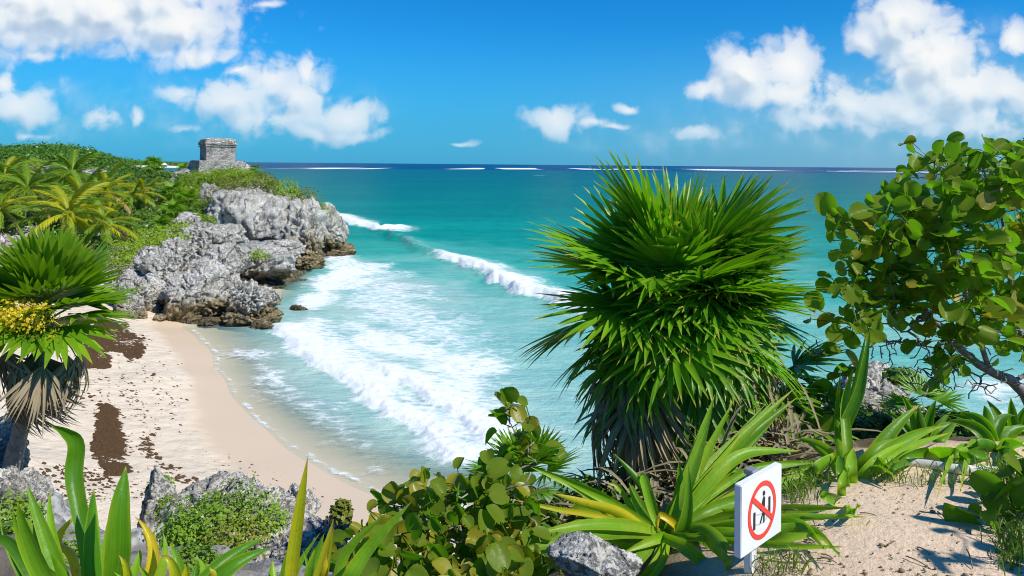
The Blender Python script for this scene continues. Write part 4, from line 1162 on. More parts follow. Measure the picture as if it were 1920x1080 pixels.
# a lower, half dead head at its right
specs = [(i * 137.5, 40 - 75 * i / 15 + rng.uniform(-10, 10), rng.uniform(.8, .95), 'g') for i in range(15)]
specs += [(60 + rng.uniform(-80, 80), rng.uniform(-40, 15), rng.uniform(.7, .95), 'd') for i in range(14)]
fan_palm('fan_palm', 'half dead low fan palm with many dry brown leaves, right behind the big one', at(1425, 735, 6.0), 9.9, specs, 5, .08, scale=.85)
specs = [(i * 137.5 + rng.uniform(-10, 10), 80 - 70 * i / 13, rng.uniform(.75, .95), 'g') for i in range(13)]
fan_palm('fan_palm', 'small shaded fan palm between the round leaved shrub and the big palm', at(985, 925, 4.9), 9.7, specs, 6, .05, scale=.5)
specs = [(i * 137.5 + rng.uniform(-10, 10), 60 - 60 * i / 9, rng.uniform(.75, .95), 'g') for i in range(9)]
fan_palm('fan_palm', 'little dark fan palm on the edge below the right end of the grey shore rock', at(1735, 790, 6.8), 10.1, specs, 7, .04, scale=.5)

# left palm, leaning trunk with a skirt of dead leaves and a yellow flower head
FL = [fan_frond(560 + i, 17, R(sp), .74, .42, dr, pitch=pi_, width=.088, nsec=9, fold=.3).mesh('frond', M_FANL)
      for i, (sp, dr, pi_) in enumerate([(110, .03, -.08), (130, .07, -.15), (150, .08, -.25), (160, .14, -.35), (160, .22, -.45), (120, .05, -.1)])]
specs = []
for i in range(38):
    f = i / 38
    specs.append((i * 137.5 + rng.uniform(-12, 12), 88 - 92 * f + rng.uniform(-7, 7), rng.uniform(.9, 1.12), 'g'))
for i in range(16):
    specs.append((200 + rng.uniform(-120, 90), rng.uniform(-76, -18), rng.uniform(.95, 1.3), 'd'))
lc_ = at(88, 600, 8.6)
lp = fan_palm('fan_palm', 'bright green fan palm at the left with leaning trunk and shaggy dead skirt', lc_, at(8, 905, 8.6).z, specs, 9, .085, lean=(at(8, 890, 8.6).x - lc_.x, 0), meshes=FL, scale=.93, dropf=.15)
M_FLOWER = leaf_mat('yellow_flower', (0.62, 0.42, 0.02), (0.75, 0.55, 0.04), (.7, .5, .03), trans=.3, tip_at=2)
mb = MB(); rngf = np.random.RandomState(4)
fc = at(28, 592, 8.0)
off = fc - Vector(lp.location)
P = rngf.normal(size=(1500, 3)) * np.array([.20, .13, .085]) ; P[:, 2] -= .5 * P[:, 0] ** 2
leaves_at(mb, P, nrm(P), .035, rngf, rngf.random_sample(1500), asp=.9)
for k in range(26): add_tube(mb, bez([(.35, .35, .05), P[k] * .4 + np.array([.1, .1, .05]), P[k]], 6), .004, 4, tint=.2)
o = mb.build('flower_head', M_FLOWER, lp); o.location = off; o['label'] = 'yellow flower head among the leaves'

# ------------------------------------------------------------------ strap-leaved lilies
def npt(px, py):
    """where a photo pixel meets the near ground"""
    lo, hi = 1.5, 9.0
    for _ in range(24):
        m_ = (lo + hi) / 2; q = at(px, py, m_)
        if q.z > near_z(np.array([q.x]), np.array([q.y]))[0]: lo = m_
        else: hi = m_
    return np.array(at(px, py, lo))
M_STRAP = leaf_mat('strap_leaf', (0.115, 0.25, 0.012), (0.21, 0.345, 0.018), (0.42, 0.33, 0.03), trans=.36, rough=.42, tip_at=.93, edge=(0.30, 0.36, 0.03), spots=.3, ribs=.4, tcol=(1.4, 1.6, .5))
M_STRAPD = leaf_mat('deep_strap_leaf', (0.05, 0.155, 0.006), (0.115, 0.25, 0.01), (0.34, 0.30, 0.03), trans=.40, rough=.40, tip_at=.95, edge=(0.23, 0.31, 0.02), tcol=(1.5, 1.8, .5), spots=.15, ribs=.35)
M_STRAPY = leaf_mat('yellow_strap_leaf', (0.30, 0.33, 0.015), (0.55, 0.36, 0.015), (0.30, 0.15, 0.04), trans=.4, rough=.35, tip_at=.86, edge=(0.5, 0.3, 0.02), spots=.5, ribs=.3)
MT = {'g': M_STRAP, 'd': M_STRAPD, 'y': M_STRAPY}
LN = {'y': 'yellowing leaf'}
def lily(label, base, Y, leaves, group='strap leaved lilies', zb=None, name='spider_lily', seed=0):
    """leaves: (kind, width px, [(px, py, depth offset) ... from near the base to the tip])"""
    rng = np.random.RandomState(seed)
    b = at(base[0], base[1], Y)
    t = thing(name, label, 'plant', b, 0, group)
    more = [(kd, w * rng.uniform(.55, .8), [(q[0] + rng.uniform(-14, 14) + (k + 1) * dx_, q[1] + rng.uniform(0, 26), q[2] + .06) for k, q in enumerate(pts)]) for kd, w, pts in leaves for dx_ in [rng.uniform(-26, 26)] if rng.random_sample() < .6]
    for i, (kd, w, pts) in enumerate(leaves + more):
        wp = [Vector((rng.uniform(-.03, .03), rng.uniform(-.03, .03), -.02))]
        for q in pts:
            yy = Y + q[2]
            if q[1] < 1075: yy = min(yy, npt(q[0], q[1] + 4)[1] - .10)
            wp.append(at(q[0], q[1], yy) - b)
        P = bez(wp, 22)
        mb = MB()
        T = np.array(wp[-1]) - np.array(wp[0])
        view = np.array(b) + np.array(wp[len(wp) // 2]) - np.array([0, 0, CH])
        side = np.cross(T, view)
        side = side / (np.linalg.norm(side) + 1e-9) + np.array(rng.normal(size=3)) * .12
        add_strap(mb, P, (.70 if Y > 3 else .80) * w / F * (Y + pts[-1][2] * .5) , side, fold=-.5 if rng.random_sample() < .75 else .45, tint=float(rng.random_sample()), twist=rng.uniform(-.35, .35), wave=.10, n=22)
        o = mb.build('leaf', MT[kd], t)
        if kd in LN: o['label'] = LN[kd]
    return t
lily('wide bright lily with long arching leaves, behind and left of the sign', (1245, 1000), 3.55, [
    ('g', 30, [(1120, 930, .05), (995, 876, .1)]), ('y', 26, [(1170, 965, -.1), (1100, 945, -.2), (1035, 925, -.25)]), ('g', 34, [(1140, 985, -.25), (1000, 1002, -.4)]),
    ('g', 34, [(1120, 1000, -.3), (935, 1050, -.6)]), ('g', 30, [(1120, 990, .1), (1010, 1000, .1)]), ('g', 30, [(1140, 960, .15), (1090, 950, .2), (1062, 968, .2)]),
    ('g', 40, [(1290, 900, .1), (1340, 740, .25)]), ('g', 44, [(1310, 905, .15), (1490, 728, .5)]), ('d', 40, [(1340, 880, .25), (1495, 745, .6)]), ('g', 34, [(1330, 905, .1), (1400, 850, .2), (1500, 845, .3)]),
    ('g', 32, [(1330, 930, .25), (1420, 880, .4), (1555, 862, .6)]), ('g', 36, [(1380, 935, .3), (1480, 905, .5), (1568, 868, .7)]), ('g', 34, [(1400, 965, .2), (1590, 952, .4)]), ('g', 32, [(1380, 990, .15), (1500, 985, .3), (1550, 1032, .3)]),
    ('g', 32, [(1370, 975, .25), (1545, 975, .5)]), ('g', 34, [(1240, 1040, -.15), (1205, 1085, -.2)]), ('g', 34, [(1300, 1040, -.1), (1340, 1090, -.15)]), ('g', 30, [(1195, 1050, -.2), (1150, 1085, -.25)]),
    ('g', 32, [(1285, 980, -.05), (1290, 870, .02)]), ('d', 28, [(1270, 940, .05), (1272, 860, .1)]), ('g', 30, [(1200, 950, .1), (1180, 905, .15)]), ('g', 30, [(1310, 985, -.1), (1360, 1030, -.2), (1350, 1080, -.2)]),
    ('g', 28, [(1225, 960, .05), (1205, 895, .1), (1195, 905, .1)]), ('y', 20, [(1265, 985, -.05), (1235, 965, -.05), (1232, 1000, -.1)]), ('g', 30, [(1320, 960, .05), (1400, 935, .15), (1440, 955, .15)]), ('d', 30, [(1300, 920, .2), (1345, 880, .4), (1405, 890, .45)]),
    ('g', 30, [(1340, 1000, .05), (1450, 1010, .15), (1540, 1000, .2)]), ('g', 30, [(1180, 1010, -.1), (1080, 985, -.2), (1020, 1040, -.3)]), ('d', 26, [(1215, 930, .1), (1150, 850, .2)]), ('g', 28, [(1290, 940, .1), (1400, 800, .3)]),
    ('g', 28, [(1270, 950, .0), (1325, 800, .15)]), ('g', 26, [(1230, 1010, -.1), (1160, 1040, -.2)]), ('g', 28, [(1290, 1020, -.1), (1300, 1090, -.15)]), ('d', 26, [(1320, 930, .15), (1450, 790, .45)]), ('g', 26, [(1180, 980, .0), (1060, 905, .0)])], seed=1)
lily('tall lily with one upright blade, at the back of the sandy path', (1590, 945), 4.15, [
    ('d', 30, [(1580, 820, .05), (1612, 730, .1), (1632, 612, .15)]), ('g', 40, [(1640, 850, .1), (1724, 758, .2)]), ('g', 36, [(1660, 850, .15), (1770, 798, .3)]), ('g', 36, [(1620, 870, -.05), (1684, 822, -.1)]),
    ('g', 30, [(1640, 870, -.1), (1676, 900, -.2)]), ('g', 32, [(1565, 860, .1), (1492, 822, .2)]), ('g', 36, [(1530, 890, -.1), (1566, 862, -.15), (1470, 890, -.2)]), ('g', 26, [(1590, 960, -.1), (1606, 952, -.15), (1602, 968, -.2)]),
    ('d', 26, [(1590, 860, .1), (1584, 760, .12), (1600, 690, .15)]), ('g', 26, [(1560, 935, -.1), (1538, 928, -.15)]), ('g', 30, [(1595, 890, -.05), (1600, 840, -.05)]), ('d', 28, [(1580, 900, -.1), (1573, 850, -.1)])], seed=2)
lily('broad dark lily with hanging blades near the right edge, over the white edging', (1862, 872), 4.55, [
    ('d', 34, [(1840, 810, .05), (1775, 790, .15)]), ('d', 32, [(1850, 800, .1), (1800, 775, .2)]), ('d', 28, [(1855, 800, .1), (1845, 760, .15)]), ('g', 30, [(1835, 830, -.1), (1800, 925, -.25)]),
    ('g', 30, [(1850, 840, -.15), (1806, 850, -.2)]), ('d', 34, [(1880, 835, -.1), (1890, 905, -.25)]), ('d', 32, [(1890, 820, .05), (1930, 800, .1)]), ('d', 32, [(1890, 835, -.05), (1940, 850, -.1)]), ('g', 28, [(1880, 815, .1), (1945, 815, .2)]),
    ('d', 28, [(1870, 800, .1), (1905, 780, .2)]), ('d', 30, [(1840, 850, -.1), (1790, 868, -.15)]), ('d', 28, [(1900, 870, -.1), (1950, 890, -.1)])], seed=3)
lily('dark lily behind the path, between the tall one and the one at right', (1735, 868), 5.1, [
    ('d', 30, [(1700, 830, .1), (1640, 840, .2)]), ('d', 28, [(1720, 800, .1), (1690, 740, .2)]), ('d', 26, [(1740, 800, .1), (1755, 750, .15)]), ('g', 26, [(1760, 810, .05), (1800, 800, .1)]), ('d', 30, [(1765, 850, -.05), (1815, 858, -.1)]),
    ('d', 26, [(1730, 810, .05), (1722, 760, .1)]), ('d', 28, [(1700, 850, -.1), (1660, 880, -.15)]), ('d', 26, [(1750, 820, .1), (1785, 770, .2)])], seed=4)
lily('shaded lily under the sea grape tree, behind the white edging', (1905, 860), 5.6, [
    ('d', 30, [(1880, 800, .1), (1850, 750, .2)]), ('d', 28, [(1915, 800, .1), (1935, 750, .15)]), ('d', 30, [(1860, 840, 0), (1815, 840, 0)]), ('d', 28, [(1900, 800, 0), (1895, 745, 0)])], seed=5)
# foreground lilies at the lower left, close to the camera
GL = 'lilies close to the camera'
lily('close lily with tall broad blades and one blade with its tip folded over, lower left', (175, 1235), 2.0, [
    ('g', 34, [(105, 1060, .05), (50, 905, .1)]), ('g', 30, [(75, 1060, -.1), (33, 940, -.15)]), ('d', 40, [(165, 1050, .1), (140, 900, .2), (143, 832, .22), (122, 808, .2), (94, 796, .17)]),
    ('d', 40, [(174, 1060, .05), (176, 915, .1)]), ('d', 54, [(214, 1080, -.05), (222, 960, -.05), (236, 874, 0)]), ('y', 30, [(280, 1080, .1), (252, 968, .15)]), ('y', 24, [(140, 1050, .15), (110, 1010, .2), (156, 952, .25)]),
    ('g', 26, [(290, 1100, .05), (306, 1000, .1)]), ('d', 24, [(60, 1100, .1), (0, 968, .2)]), ('d', 28, [(80, 1110, .0), (20, 1020, .05), (-30, 1010, .05)]), ('d', 30, [(40, 1140, -.1), (-20, 1060, -.15)]),
    ('g', 26, [(240, 1100, .1), (262, 1030, .15)]), ('y', 26, [(240, 1120, -.1), (222, 1040, -.12)]), ('y', 18, [(62, 1100, .1), (56, 1010, .15)]), ('d', 26, [(130, 1120, -.05), (95, 1040, -.1)]), ('g', 26, [(200, 1120, .12), (205, 1010, .2)]),
    ('g', 24, [(100, 1080, .15), (48, 985, .2), (-10, 985, .25)])], GL, seed=6)
lily('close lily with two broad blades stretching right, in front of the mossy grey boulder', (330, 1190), 1.9, [
    ('d', 38, [(400, 1090, 0), (508, 1028, .1)]), ('d', 34, [(390, 1080, .1), (503, 1006, .25)]), ('y', 26, [(330, 1090, -.05), (300, 1042, -.05)]), ('y', 24, [(390, 1110, -.1), (392, 1062, -.1)]), ('g', 26, [(340, 1090, .05), (318, 1020, .1)]),
    ('g', 28, [(300, 1120, -.1), (260, 1060, -.15)]), ('d', 26, [(360, 1110, .1), (372, 1050, .15)])], GL, seed=7)
lily('close lily with an upright blade browned and yellow at its broken tip, bottom centre', (555, 1200), 2.1, [
    ('y', 30, [(545, 1080, .0), (560, 960, 0), (577, 856, 0)]), ('g', 34, [(535, 1100, .05), (565, 985, .08)]), ('y', 26, [(595, 1090, .05), (626, 972, .1)]), ('d', 26, [(580, 1090, .1), (608, 1000, .15)]),
    ('g', 24, [(575, 1100, -.05), (590, 1030, -.05)]), ('g', 34, [(640, 1110, -.2), (690, 1030, -.2), (772, 940, -.2)]), ('y', 22, [(600, 1110, -.1), (612, 1040, -.1)]), ('g', 26, [(520, 1110, .05), (512, 1050, .1)])], GL, seed=8)

# ------------------------------------------------------------------ sea grape: a tree at the right, a shrub at the bottom
M_GRAPE = leaf_mat('sea_grape_leaf', (0.025, 0.19, 0.008), (0.065, 0.43, 0.014), (.16, .2, .02), trans=.48, rough=.34, tip_at=1.5, vein=(0.09, 0.38, 0.03), spots=.08, spec=.12, tcol=(1.0, 1.85, .35))
M_GRAPEY = leaf_mat('olive_sea_grape_leaf', (0.05, 0.22, 0.01), (0.18, 0.41, 0.016), (.3, .25, .02), trans=.36, rough=.35, tip_at=1.5, vein=(0.33, 0.40, 0.09), spots=.35, tcol=(1.2, 1.7, .4))
M_GRAPEO = leaf_mat('aged_sea_grape_leaf', (0.42, 0.26, 0.03), (0.36, 0.13, 0.05), (.3, .25, .02), trans=.3, rough=.45, tip_at=1.5, vein=(0.5, 0.35, 0.10), spots=.6)
M_TWIG = plain_mat('pale_bark', (0.30, 0.27, 0.24), .85, .5, 22, .5)
def round_leaf(mb, c, nrm_, along, r, rng, tint, cup=.25):
    n_ = nrm(np.asarray(nrm_, float)); a = np.asarray(along, float); a = nrm(a - n_ * (a @ n_)); s_ = np.cross(a, n_)
    nv_, nu = 8, 7
    vv_ = np.linspace(0, 1, nv_); uu_ = np.linspace(-1, 1, nu)
    ang = vv_ * PI
    hw = np.sin(np.clip(ang, .12, PI - .05)) ** .60
    U, Vv = np.meshgrid(uu_, vv_)
    HW = hw[:, None]
    X = U * HW * r; Yc = (1 - np.cos(ang))[:, None] * r * .95 + 0 * U
    Yc = Yc - (np.abs(U) ** 2) * (1 - Vv) ** 3 * r * .34
    Z = cup * r * (U * HW) ** 2 + r * .10 * np.sin(U * 4 + tint * 20) * Vv - rng.uniform(-.1, .32) * r * Vv ** 2
    Pp = np.asarray(c)[None, None] + X[..., None] * s_ + Yc[..., None] * a + Z[..., None] * n_
    mb.add(Pp.reshape(-1, 3), grid_faces(nv_, nu), tint=tint, lu=(U * HW).ravel(), lv=Vv.ravel())
def sea_grape(name, label, base, clusters, twigs, leaf_r, per, seed, cat, group, trunk_r, mats, orient=(0, -.35, .55), spread=.17, main=None, per_leaf_mats=(1, 0, 0), rscale=1.0):
    rng = np.random.RandomState(seed)
    base = np.array(base)
    t = thing(name, label, cat, Vector(base), 0, group)
    nodes = [np.zeros(3)]; par = [-1]
    def grow(path):
        for q in path:
            nodes.append(np.array(q)); par.append(grow.last); grow.last = len(nodes) - 1
    for line in (main or []):
        L_ = [np.array(q) - base for q in line]
        grow.last = int(np.argmin([np.linalg.norm(nn - L_[0]) for nn in nodes]))
        P = bez([nodes[grow.last]] + L_, 10)[1:]
        P = P + rng.normal(size=P.shape) * .012
        grow(P)
    tg = [(np.array(q) - base, True) for q in clusters] + [(np.array(q) - base, False) for q in twigs]
    tg.sort(key=lambda q: min(np.linalg.norm(q[0] - nn) for nn in nodes))
    ends = []
    for q, leafy in tg:
        dist = [np.linalg.norm(q - nn) + .25 * max(0, nn[2] - q[2]) for nn in nodes]
        k = int(np.argmin(dist)); a = nodes[k]
        L_ = np.linalg.norm(q - a)
        nst = max(3, int(L_ / .06))
        mid = (a + q) / 2 + rng.normal(size=3) * .12 * L_ + np.array([0, 0, -.10 * L_ if leafy else .04 * L_])
        P = bez([a, mid, q], nst + 1)[1:]
        P = P + rng.normal(size=P.shape) * .008
        grow.last = k; grow(P); ends.append((grow.last, leafy, nrm(q - mid)))
    # pipe model radii
    load = np.zeros(len(nodes))
    for k, leafy, _ in ends:
        while k >= 0:
            load[k] += 1.0 if leafy else .35
            k = par[k]
    rad = np.maximum(.0048 * rscale, trunk_r * np.sqrt(load / load.max()))
    kids = {}
    for i, p_ in enumerate(par):
        if p_ >= 0: kids.setdefault(p_, []).append(i)
    mbs = MB(); stack = [(0, None)]
    while stack:
        i, prev = stack.pop()
        chain = ([prev] if prev is not None else []) + [i]
        while True:
            ks = kids.get(chain[-1], [])
            if not ks: break
            ks = sorted(ks, key=lambda q: -load[q])
            for other in ks[1:]: stack.append((other, chain[-1]))
            chain.append(ks[0])
        if len(chain) > 1:
            rr_ = [rad[q] for q in chain]
            if prev is not None: rr_[0] = rr_[1]
            add_tube(mbs, np.array([nodes[q] for q in chain]), rr_, 7 if rr_[0] > .012 else 4, jitter=.15, rng=rng)
    mbs.build('trunk' if cat == 'tree' else 'stem', M_TWIG, t)
    mb = [MB() for _ in mats]
    for k, leafy, dirn in ends:
        if not leafy: continue
        c = nodes[k]
        for j in range(rng.randint(per[0], per[1] + 1)):
            p_ = c + rng.normal(size=3) * spread * np.array([1, 1, .8])
            out = nrm(p_ - c + dirn * .1)
            nm_ = np.array(orient) * np.array([1, .7, 1]) + rng.normal(size=3) * .7 + out * .45
            al = out + dirn * .4 + np.array([0, 0, .25]) + rng.normal(size=3) * .3
            w = rng.choice(len(mats), p=per_leaf_mats)
            r = leaf_r * rng.uniform(.5, 1.2)
            round_leaf(mb[w], p_, nm_, al, r, rng, float(rng.random_sample()), rng.uniform(.1, .8))
            add_tube(mbs if False else mb[w], [c, (c + p_) / 2, p_], .0035 * rscale, 3, tint=.5)
    for i, b_ in enumerate(mb):
        if b_.n:
            o = b_.build('crown' if cat == 'tree' else 'foliage', mats[i], t)
            if i: o['label'] = ('olive leaves', 'orange and brown aged leaves')[min(i - 1, 1)]
    return t
rng = np.random.RandomState(31)
def cl(lst, Y, dy): return [at(a, b, Y + rng.uniform(-dy, dy)) for a, b in lst]
tree_cl = [(1735, 270), (1752, 300), (1765, 285), (1672, 335), (1690, 355), (1662, 360), (1650, 345), (1575, 388), (1585, 410), (1610, 430), (1640, 410), (1660, 430), (1580, 455), (1600, 480), (1562, 520), (1590, 545), (1610, 520), (1575, 575),
           (1640, 480), (1635, 520), (1655, 545), (1690, 400), (1700, 440), (1690, 480), (1700, 520), (1730, 380), (1745, 420), (1735, 460), (1745, 505), (1735, 545), (1790, 310), (1810, 285), (1835, 270), (1860, 275), (1885, 290), (1905, 270), (1915, 310),
           (1800, 340), (1830, 330), (1865, 330), (1890, 350), (1780, 370), (1805, 390), (1840, 380), (1870, 400), (1905, 400), (1785, 430), (1815, 450), (1850, 440), (1885, 460), (1915, 470), (1790, 500), (1825, 510), (1860, 500), (1895, 530), (1780, 550),
           (1815, 570), (1850, 560), (1885, 590), (1760, 600), (1775, 630), (1765, 650), (1910, 560), (1920, 600), (1945, 320), (1960, 400), (1950, 480), (1970, 540), (1990, 330), (2010, 420), (2020, 500), (2060, 380), (2050, 300), (1960, 260),
           (1715, 415), (1670, 500), (1620, 460), (1760, 400), (1770, 470), (1838, 300), (1878, 310), (1920, 350), (1720, 350), (1752, 345)]
tree_cl = cl([(1790 + (a - 1790) * .93 + 12, b + 36) for a, b in tree_cl], 5.7, .55)
tw = [(1600, 625), (1630, 650), (1660, 600), (1650, 690), (1680, 660), (1700, 640), (1690, 700), (1720, 690), (1740, 670), (1700, 720), (1760, 700), (1780, 690), (1740, 720), (1720, 610), (1675, 575), (1800, 700), (1645, 630), (1720, 650), (1790, 735), (1830, 720), (1850, 700),
      (1705, 670), (1665, 640), (1735, 635), (1770, 720), (1815, 650), (1845, 640), (1880, 660), (1870, 720), (1900, 690), (1790, 610), (1830, 610), (1870, 630), (1895, 640), (1610, 600), (1690, 620), (1625, 585), (1640, 575), (1730, 590), (1755, 580), (1655, 665), (1715, 735), (1850, 740), (1905, 745)]
tw = cl(tw + [(a + rng.uniform(-28, 28), b + rng.uniform(-24, 24)) for a, b in tw * 3], 5.8, .4)
sea_grape('sea_grape_tree', 'sea grape tree with round glossy leaves and bare lower twigs at the right edge', at(1935, 770, 6.2), tree_cl, tw, .066, (10, 15), 41, 'tree', None, .045,
          [M_GRAPE, M_GRAPEY, M_GRAPEO], spread=.10, main=[[at(1905, 715, 6.1), at(1850, 690, 6.0), at(1790, 640, 5.9), at(1740, 590, 5.8), at(1700, 540, 5.7)], [at(1930, 690, 6.1), at(1905, 600, 6.0), at(1890, 500, 5.8), at(1880, 400, 5.8)], [at(1960, 690, 6.1), at(1990, 560, 6), at(2000, 420, 5.9)], [at(1860, 690, 6.0), at(1820, 600, 5.8), at(1790, 480, 5.7), at(1780, 380, 5.7)]],
          per_leaf_mats=(.90, .08, .02))
poly = [(640, 1085), (640, 985), (680, 945), (740, 885), (800, 850), (850, 832), (915, 838), (975, 850), (1000, 900), (985, 960), (1010, 1000), (960, 1085)]
pts = []
while len(pts) < 120:
    q = (rng.uniform(620, 1010), rng.uniform(830, 1110))
    if inpoly(np.array([q]), poly)[0]: pts.append(q)
sh_cl = [at(a, b + 58, 3.75 - .9 * (b - 850) / 240 + rng.uniform(-.25, .25)) for a, b in pts]
sea_grape('sea_grape_shrub', 'low sea grape shrub with olive and yellow round leaves at the bottom centre', at(850, 1180, 3.5), sh_cl, [at(a + 8, b - 14, 3.5) for a, b in pts[:12]], .047, (4, 6), 42, 'shrub', None, .016,
          [M_GRAPEY, M_GRAPE, M_GRAPEO], orient=(.1, -.5, .5), spread=.060, per_leaf_mats=(.36, .58, .06))
sea_grape('sea_grape_shrub', 'upper dark sea grape sprig standing over the low shrub, beside the small shaded fan palm', at(985, 960, 4.5), cl([(955, 775), (990, 790), (975, 820), (960, 800), (1000, 830), (940, 850), (985, 850), (930, 870), (1010, 870), (960, 880)], 4.4, .12), cl([(945, 770), (970, 760)], 4.4, .1),
          .054, (3, 4), 43, 'shrub', None, .012, [M_GRAPE, M_GRAPEY], spread=.06, per_leaf_mats=(.8, .2))
sea_grape('sea_grape_shrub', 'dark sea grape seedling in front of the grey shore rock', at(1575, 820, 5.6), cl([(1565, 700), (1580, 730), (1555, 745), (1570, 770), (1600, 780), (1560, 800), (1535, 665), (1590, 705)], 5.6, .1), cl([(1530, 640), (1540, 650)], 5.6, .05),
          .066, (2, 3), 44, 'shrub', None, .010, [M_GRAPE, M_GRAPEY], spread=.07, per_leaf_mats=(.9, .1))
sea_grape('sea_grape_shrub', 'dark sea grape shrub cut by the right edge, beside the path', at(1985, 1060, 3.5), cl([(1905, 960), (1915, 990), (1925, 930), (1950, 960), (1960, 1000), (1930, 1010), (1990, 950), (2010, 1000), (1945, 905), (1985, 900), (2030, 940), (2050, 880), (2000, 860), (2080, 930), (2070, 1000)], 3.3, .2) + [Vector((rng.uniform(2.75, 3.7), rng.uniform(1.5, 2.75), rng.uniform(12.1, 13.1))) for _ in range(26)], [],
          .062, (5, 8), 45, 'shrub', None, .014, [M_GRAPE, M_GRAPEY], spread=.08, per_leaf_mats=(.9, .1))
# ------------------------------------------------------------------ near rocks
def nrock(px, py, w, h, Y, deep, rz, seed, label, **k):
    return rock(px, py, w, h, Y, deep, rz, seed, label, mat=M_ROCKN, group='rocks on the near cliff edge', **k)
nrock(312, 960, 110, 150, 9.2, .9, 20, 61, 'pointed blue grey boulder at the cliff edge, left of the mossy one', rough=.12, chop=10, tilt=-12)
nrock(440, 1010, 240, 190, 8.4, .7, 0, 62, 'broad grey boulder topped with small green succulents', rough=.15, chop=8)
nrock(395, 940, 130, 70, 9.3, .8, 10, 63, 'pale grey slab behind the mossy boulder', rough=.14, chop=8)
nrock(560, 975, 72, 100, 8.9, .8, 0, 64, 'dark weathered rock at the right end of the cliff edge', rough=.26)
nrock(520, 1060, 200, 130, 7.4, .8, 30, 65, 'grey rough rock below the mossy boulder, behind the bottom lily', rough=.2)
nrock(632, 990, 60, 60, 7.6, .9, 0, 66, 'small pale pointed rock left of the round leaved shrub', rough=.2, chop=12)
nrock(20, 955, 120, 130, 8.0, .9, 0, 67, 'pale rock at the left edge in front of the leaning palm', rough=.18)
nrock(5, 840, 90, 150, 9.6, .8, 0, 68, 'blue grey rock face behind the leaning palm trunk', rough=.18)
nrock(1112, 1052, 158, 84, 2.95, .8, 15, 69, 'grey boulder at the bottom, half under the arching lily leaves', rough=.10, chop=7)
nrock(1640, 750, 150, 120, 8.4, .8, 10, 70, 'rounded brown grey shore rock between the big palm and the bare twigs', rough=.13, chop=6)
nrock(1590, 755, 120, 60, 7.6, .8, 0, 71, 'pale rough rock in front of the rounded shore rock', rough=.22)
nrock(1700, 770, 90, 40, 7.6, .8, 0, 72, 'flat dark rock right below the rounded shore rock', rough=.2)
nrock(1400, 905, 100, 46, 4.6, .9, 0, 73, 'half buried stone in the shade behind the sign', rough=.16, sub=5)
nrock(1648, 876, 30, 20, 4.7, .9, 0, 74, 'fist sized pale stone at the back of the sandy path', rough=.15, sub=4)
nrock(1690, 850, 36, 26, 4.9, .9, 0, 75, 'pale stone at the left end of the white edging', rough=.15, sub=4)
# ------------------------------------------------------------------ small growth
M_SUCC = leaf_mat('succulent_leaf', (0.15, 0.23, 0.012), (0.26, 0.31, 0.02), (.2, .3, .03), trans=.3, tip_at=2)
def nsh(px, py, Y, w, h, mat, n, size, seed, label, grp='low growth on the near cliff edge', **k):
    return gsh(px, py, Y, w, h, mat, n, size, seed, label, grp, name='succulent', cat='plant', **k)
nsh(410, 952, 7.8, 170, 46, M_SUCC, 2600, .045, 81, 'bright mat of succulents over the top of the mossy boulder', lump=1.0)
nsh(345, 1000, 7.5, 80, 100, M_SUCC, 1800, .045, 82, 'succulents hanging down the left side of the mossy boulder')
nsh(450, 990, 7.4, 120, 40, M_OLIVE, 900, .04, 83, 'olive twiggy succulents on the front of the mossy boulder', lump=1.0)
nsh(510, 970, 7.7, 70, 50, M_SUCC, 700, .04, 84, 'small succulents right of the mossy boulder top')
nsh(300, 905, 9.4, 50, 30, M_SUCC, 500, .045, 85, 'small green tuft behind the pointed blue grey boulder')
nsh(320, 940, 9.0, 44, 34, M_SUCC, 400, .04, 86, 'succulent sprig on the face of the pointed boulder')
nsh(350, 1050, 6.6, 120, 50, M_SUCC, 1200, .05, 87, 'succulents low at the foot of the mossy boulder')
nsh(25, 960, 7.2, 100, 80, M_SUCC, 1300, .05, 88, 'yellow green succulents at the left edge on the pale rock')
nsh(110, 1050, 6.5, 130, 70, M_SUCC, 1300, .055, 89, 'succulents behind the close lily with the folded blade')
nsh(640, 950, 5.6, 40, 40, M_OLIVE, 400, .05, 90, 'olive sprigs at the left end of the round leaved shrub')
nsh(1640, 790, 6.6, 120, 60, M_DARKBUSH, 900, .07, 91, 'dark small leaved growth below the grey shore rock')
nsh(1500, 800, 6.4, 110, 70, M_SCRUB, 1200, .06, 92, 'dry grey growth under the half dead fan palm')
nsh(1690, 700, 7.6, 60, 26, M_DARKBUSH, 300, .07, 93, 'dark leaves on the right shoulder of the shore rock')
nsh(1800, 800, 6.0, 150, 50, M_DARKBUSH, 1000, .08, 94, 'dark growth along the cliff edge under the sea grape tree')
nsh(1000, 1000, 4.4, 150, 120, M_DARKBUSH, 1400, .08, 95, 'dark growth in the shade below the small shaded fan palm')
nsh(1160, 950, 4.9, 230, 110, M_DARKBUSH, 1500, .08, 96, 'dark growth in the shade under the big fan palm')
# dead litter under the big palm
mb = MB(); rng = np.random.RandomState(8)
for k in range(420):
    px_, py_ = rng.uniform(1010, 1520), rng.uniform(850, 960)
    c = np.array(at(px_, py_, 4.9)); c[1] += rng.uniform(-.4, .8); c[2] = near_z(np.array([c[0]]), np.array([c[1]]))[0] + rng.uniform(.02, .22)
    d_ = nrm(rng.normal(size=3) * np.array([1, 1, .35])); L_ = rng.uniform(.15, .5)
    add_strap(mb, [c, c + d_ * L_ * .5 + np.array([0, 0, .05]), c + d_ * L_], .03, np.cross(d_, [0, 0, 1.]) , fold=.6, tint=rng.random_sample(), n=5, nw=3)
tag(mb.build('dead_leaf_litter', M_DRY), kind='stuff')
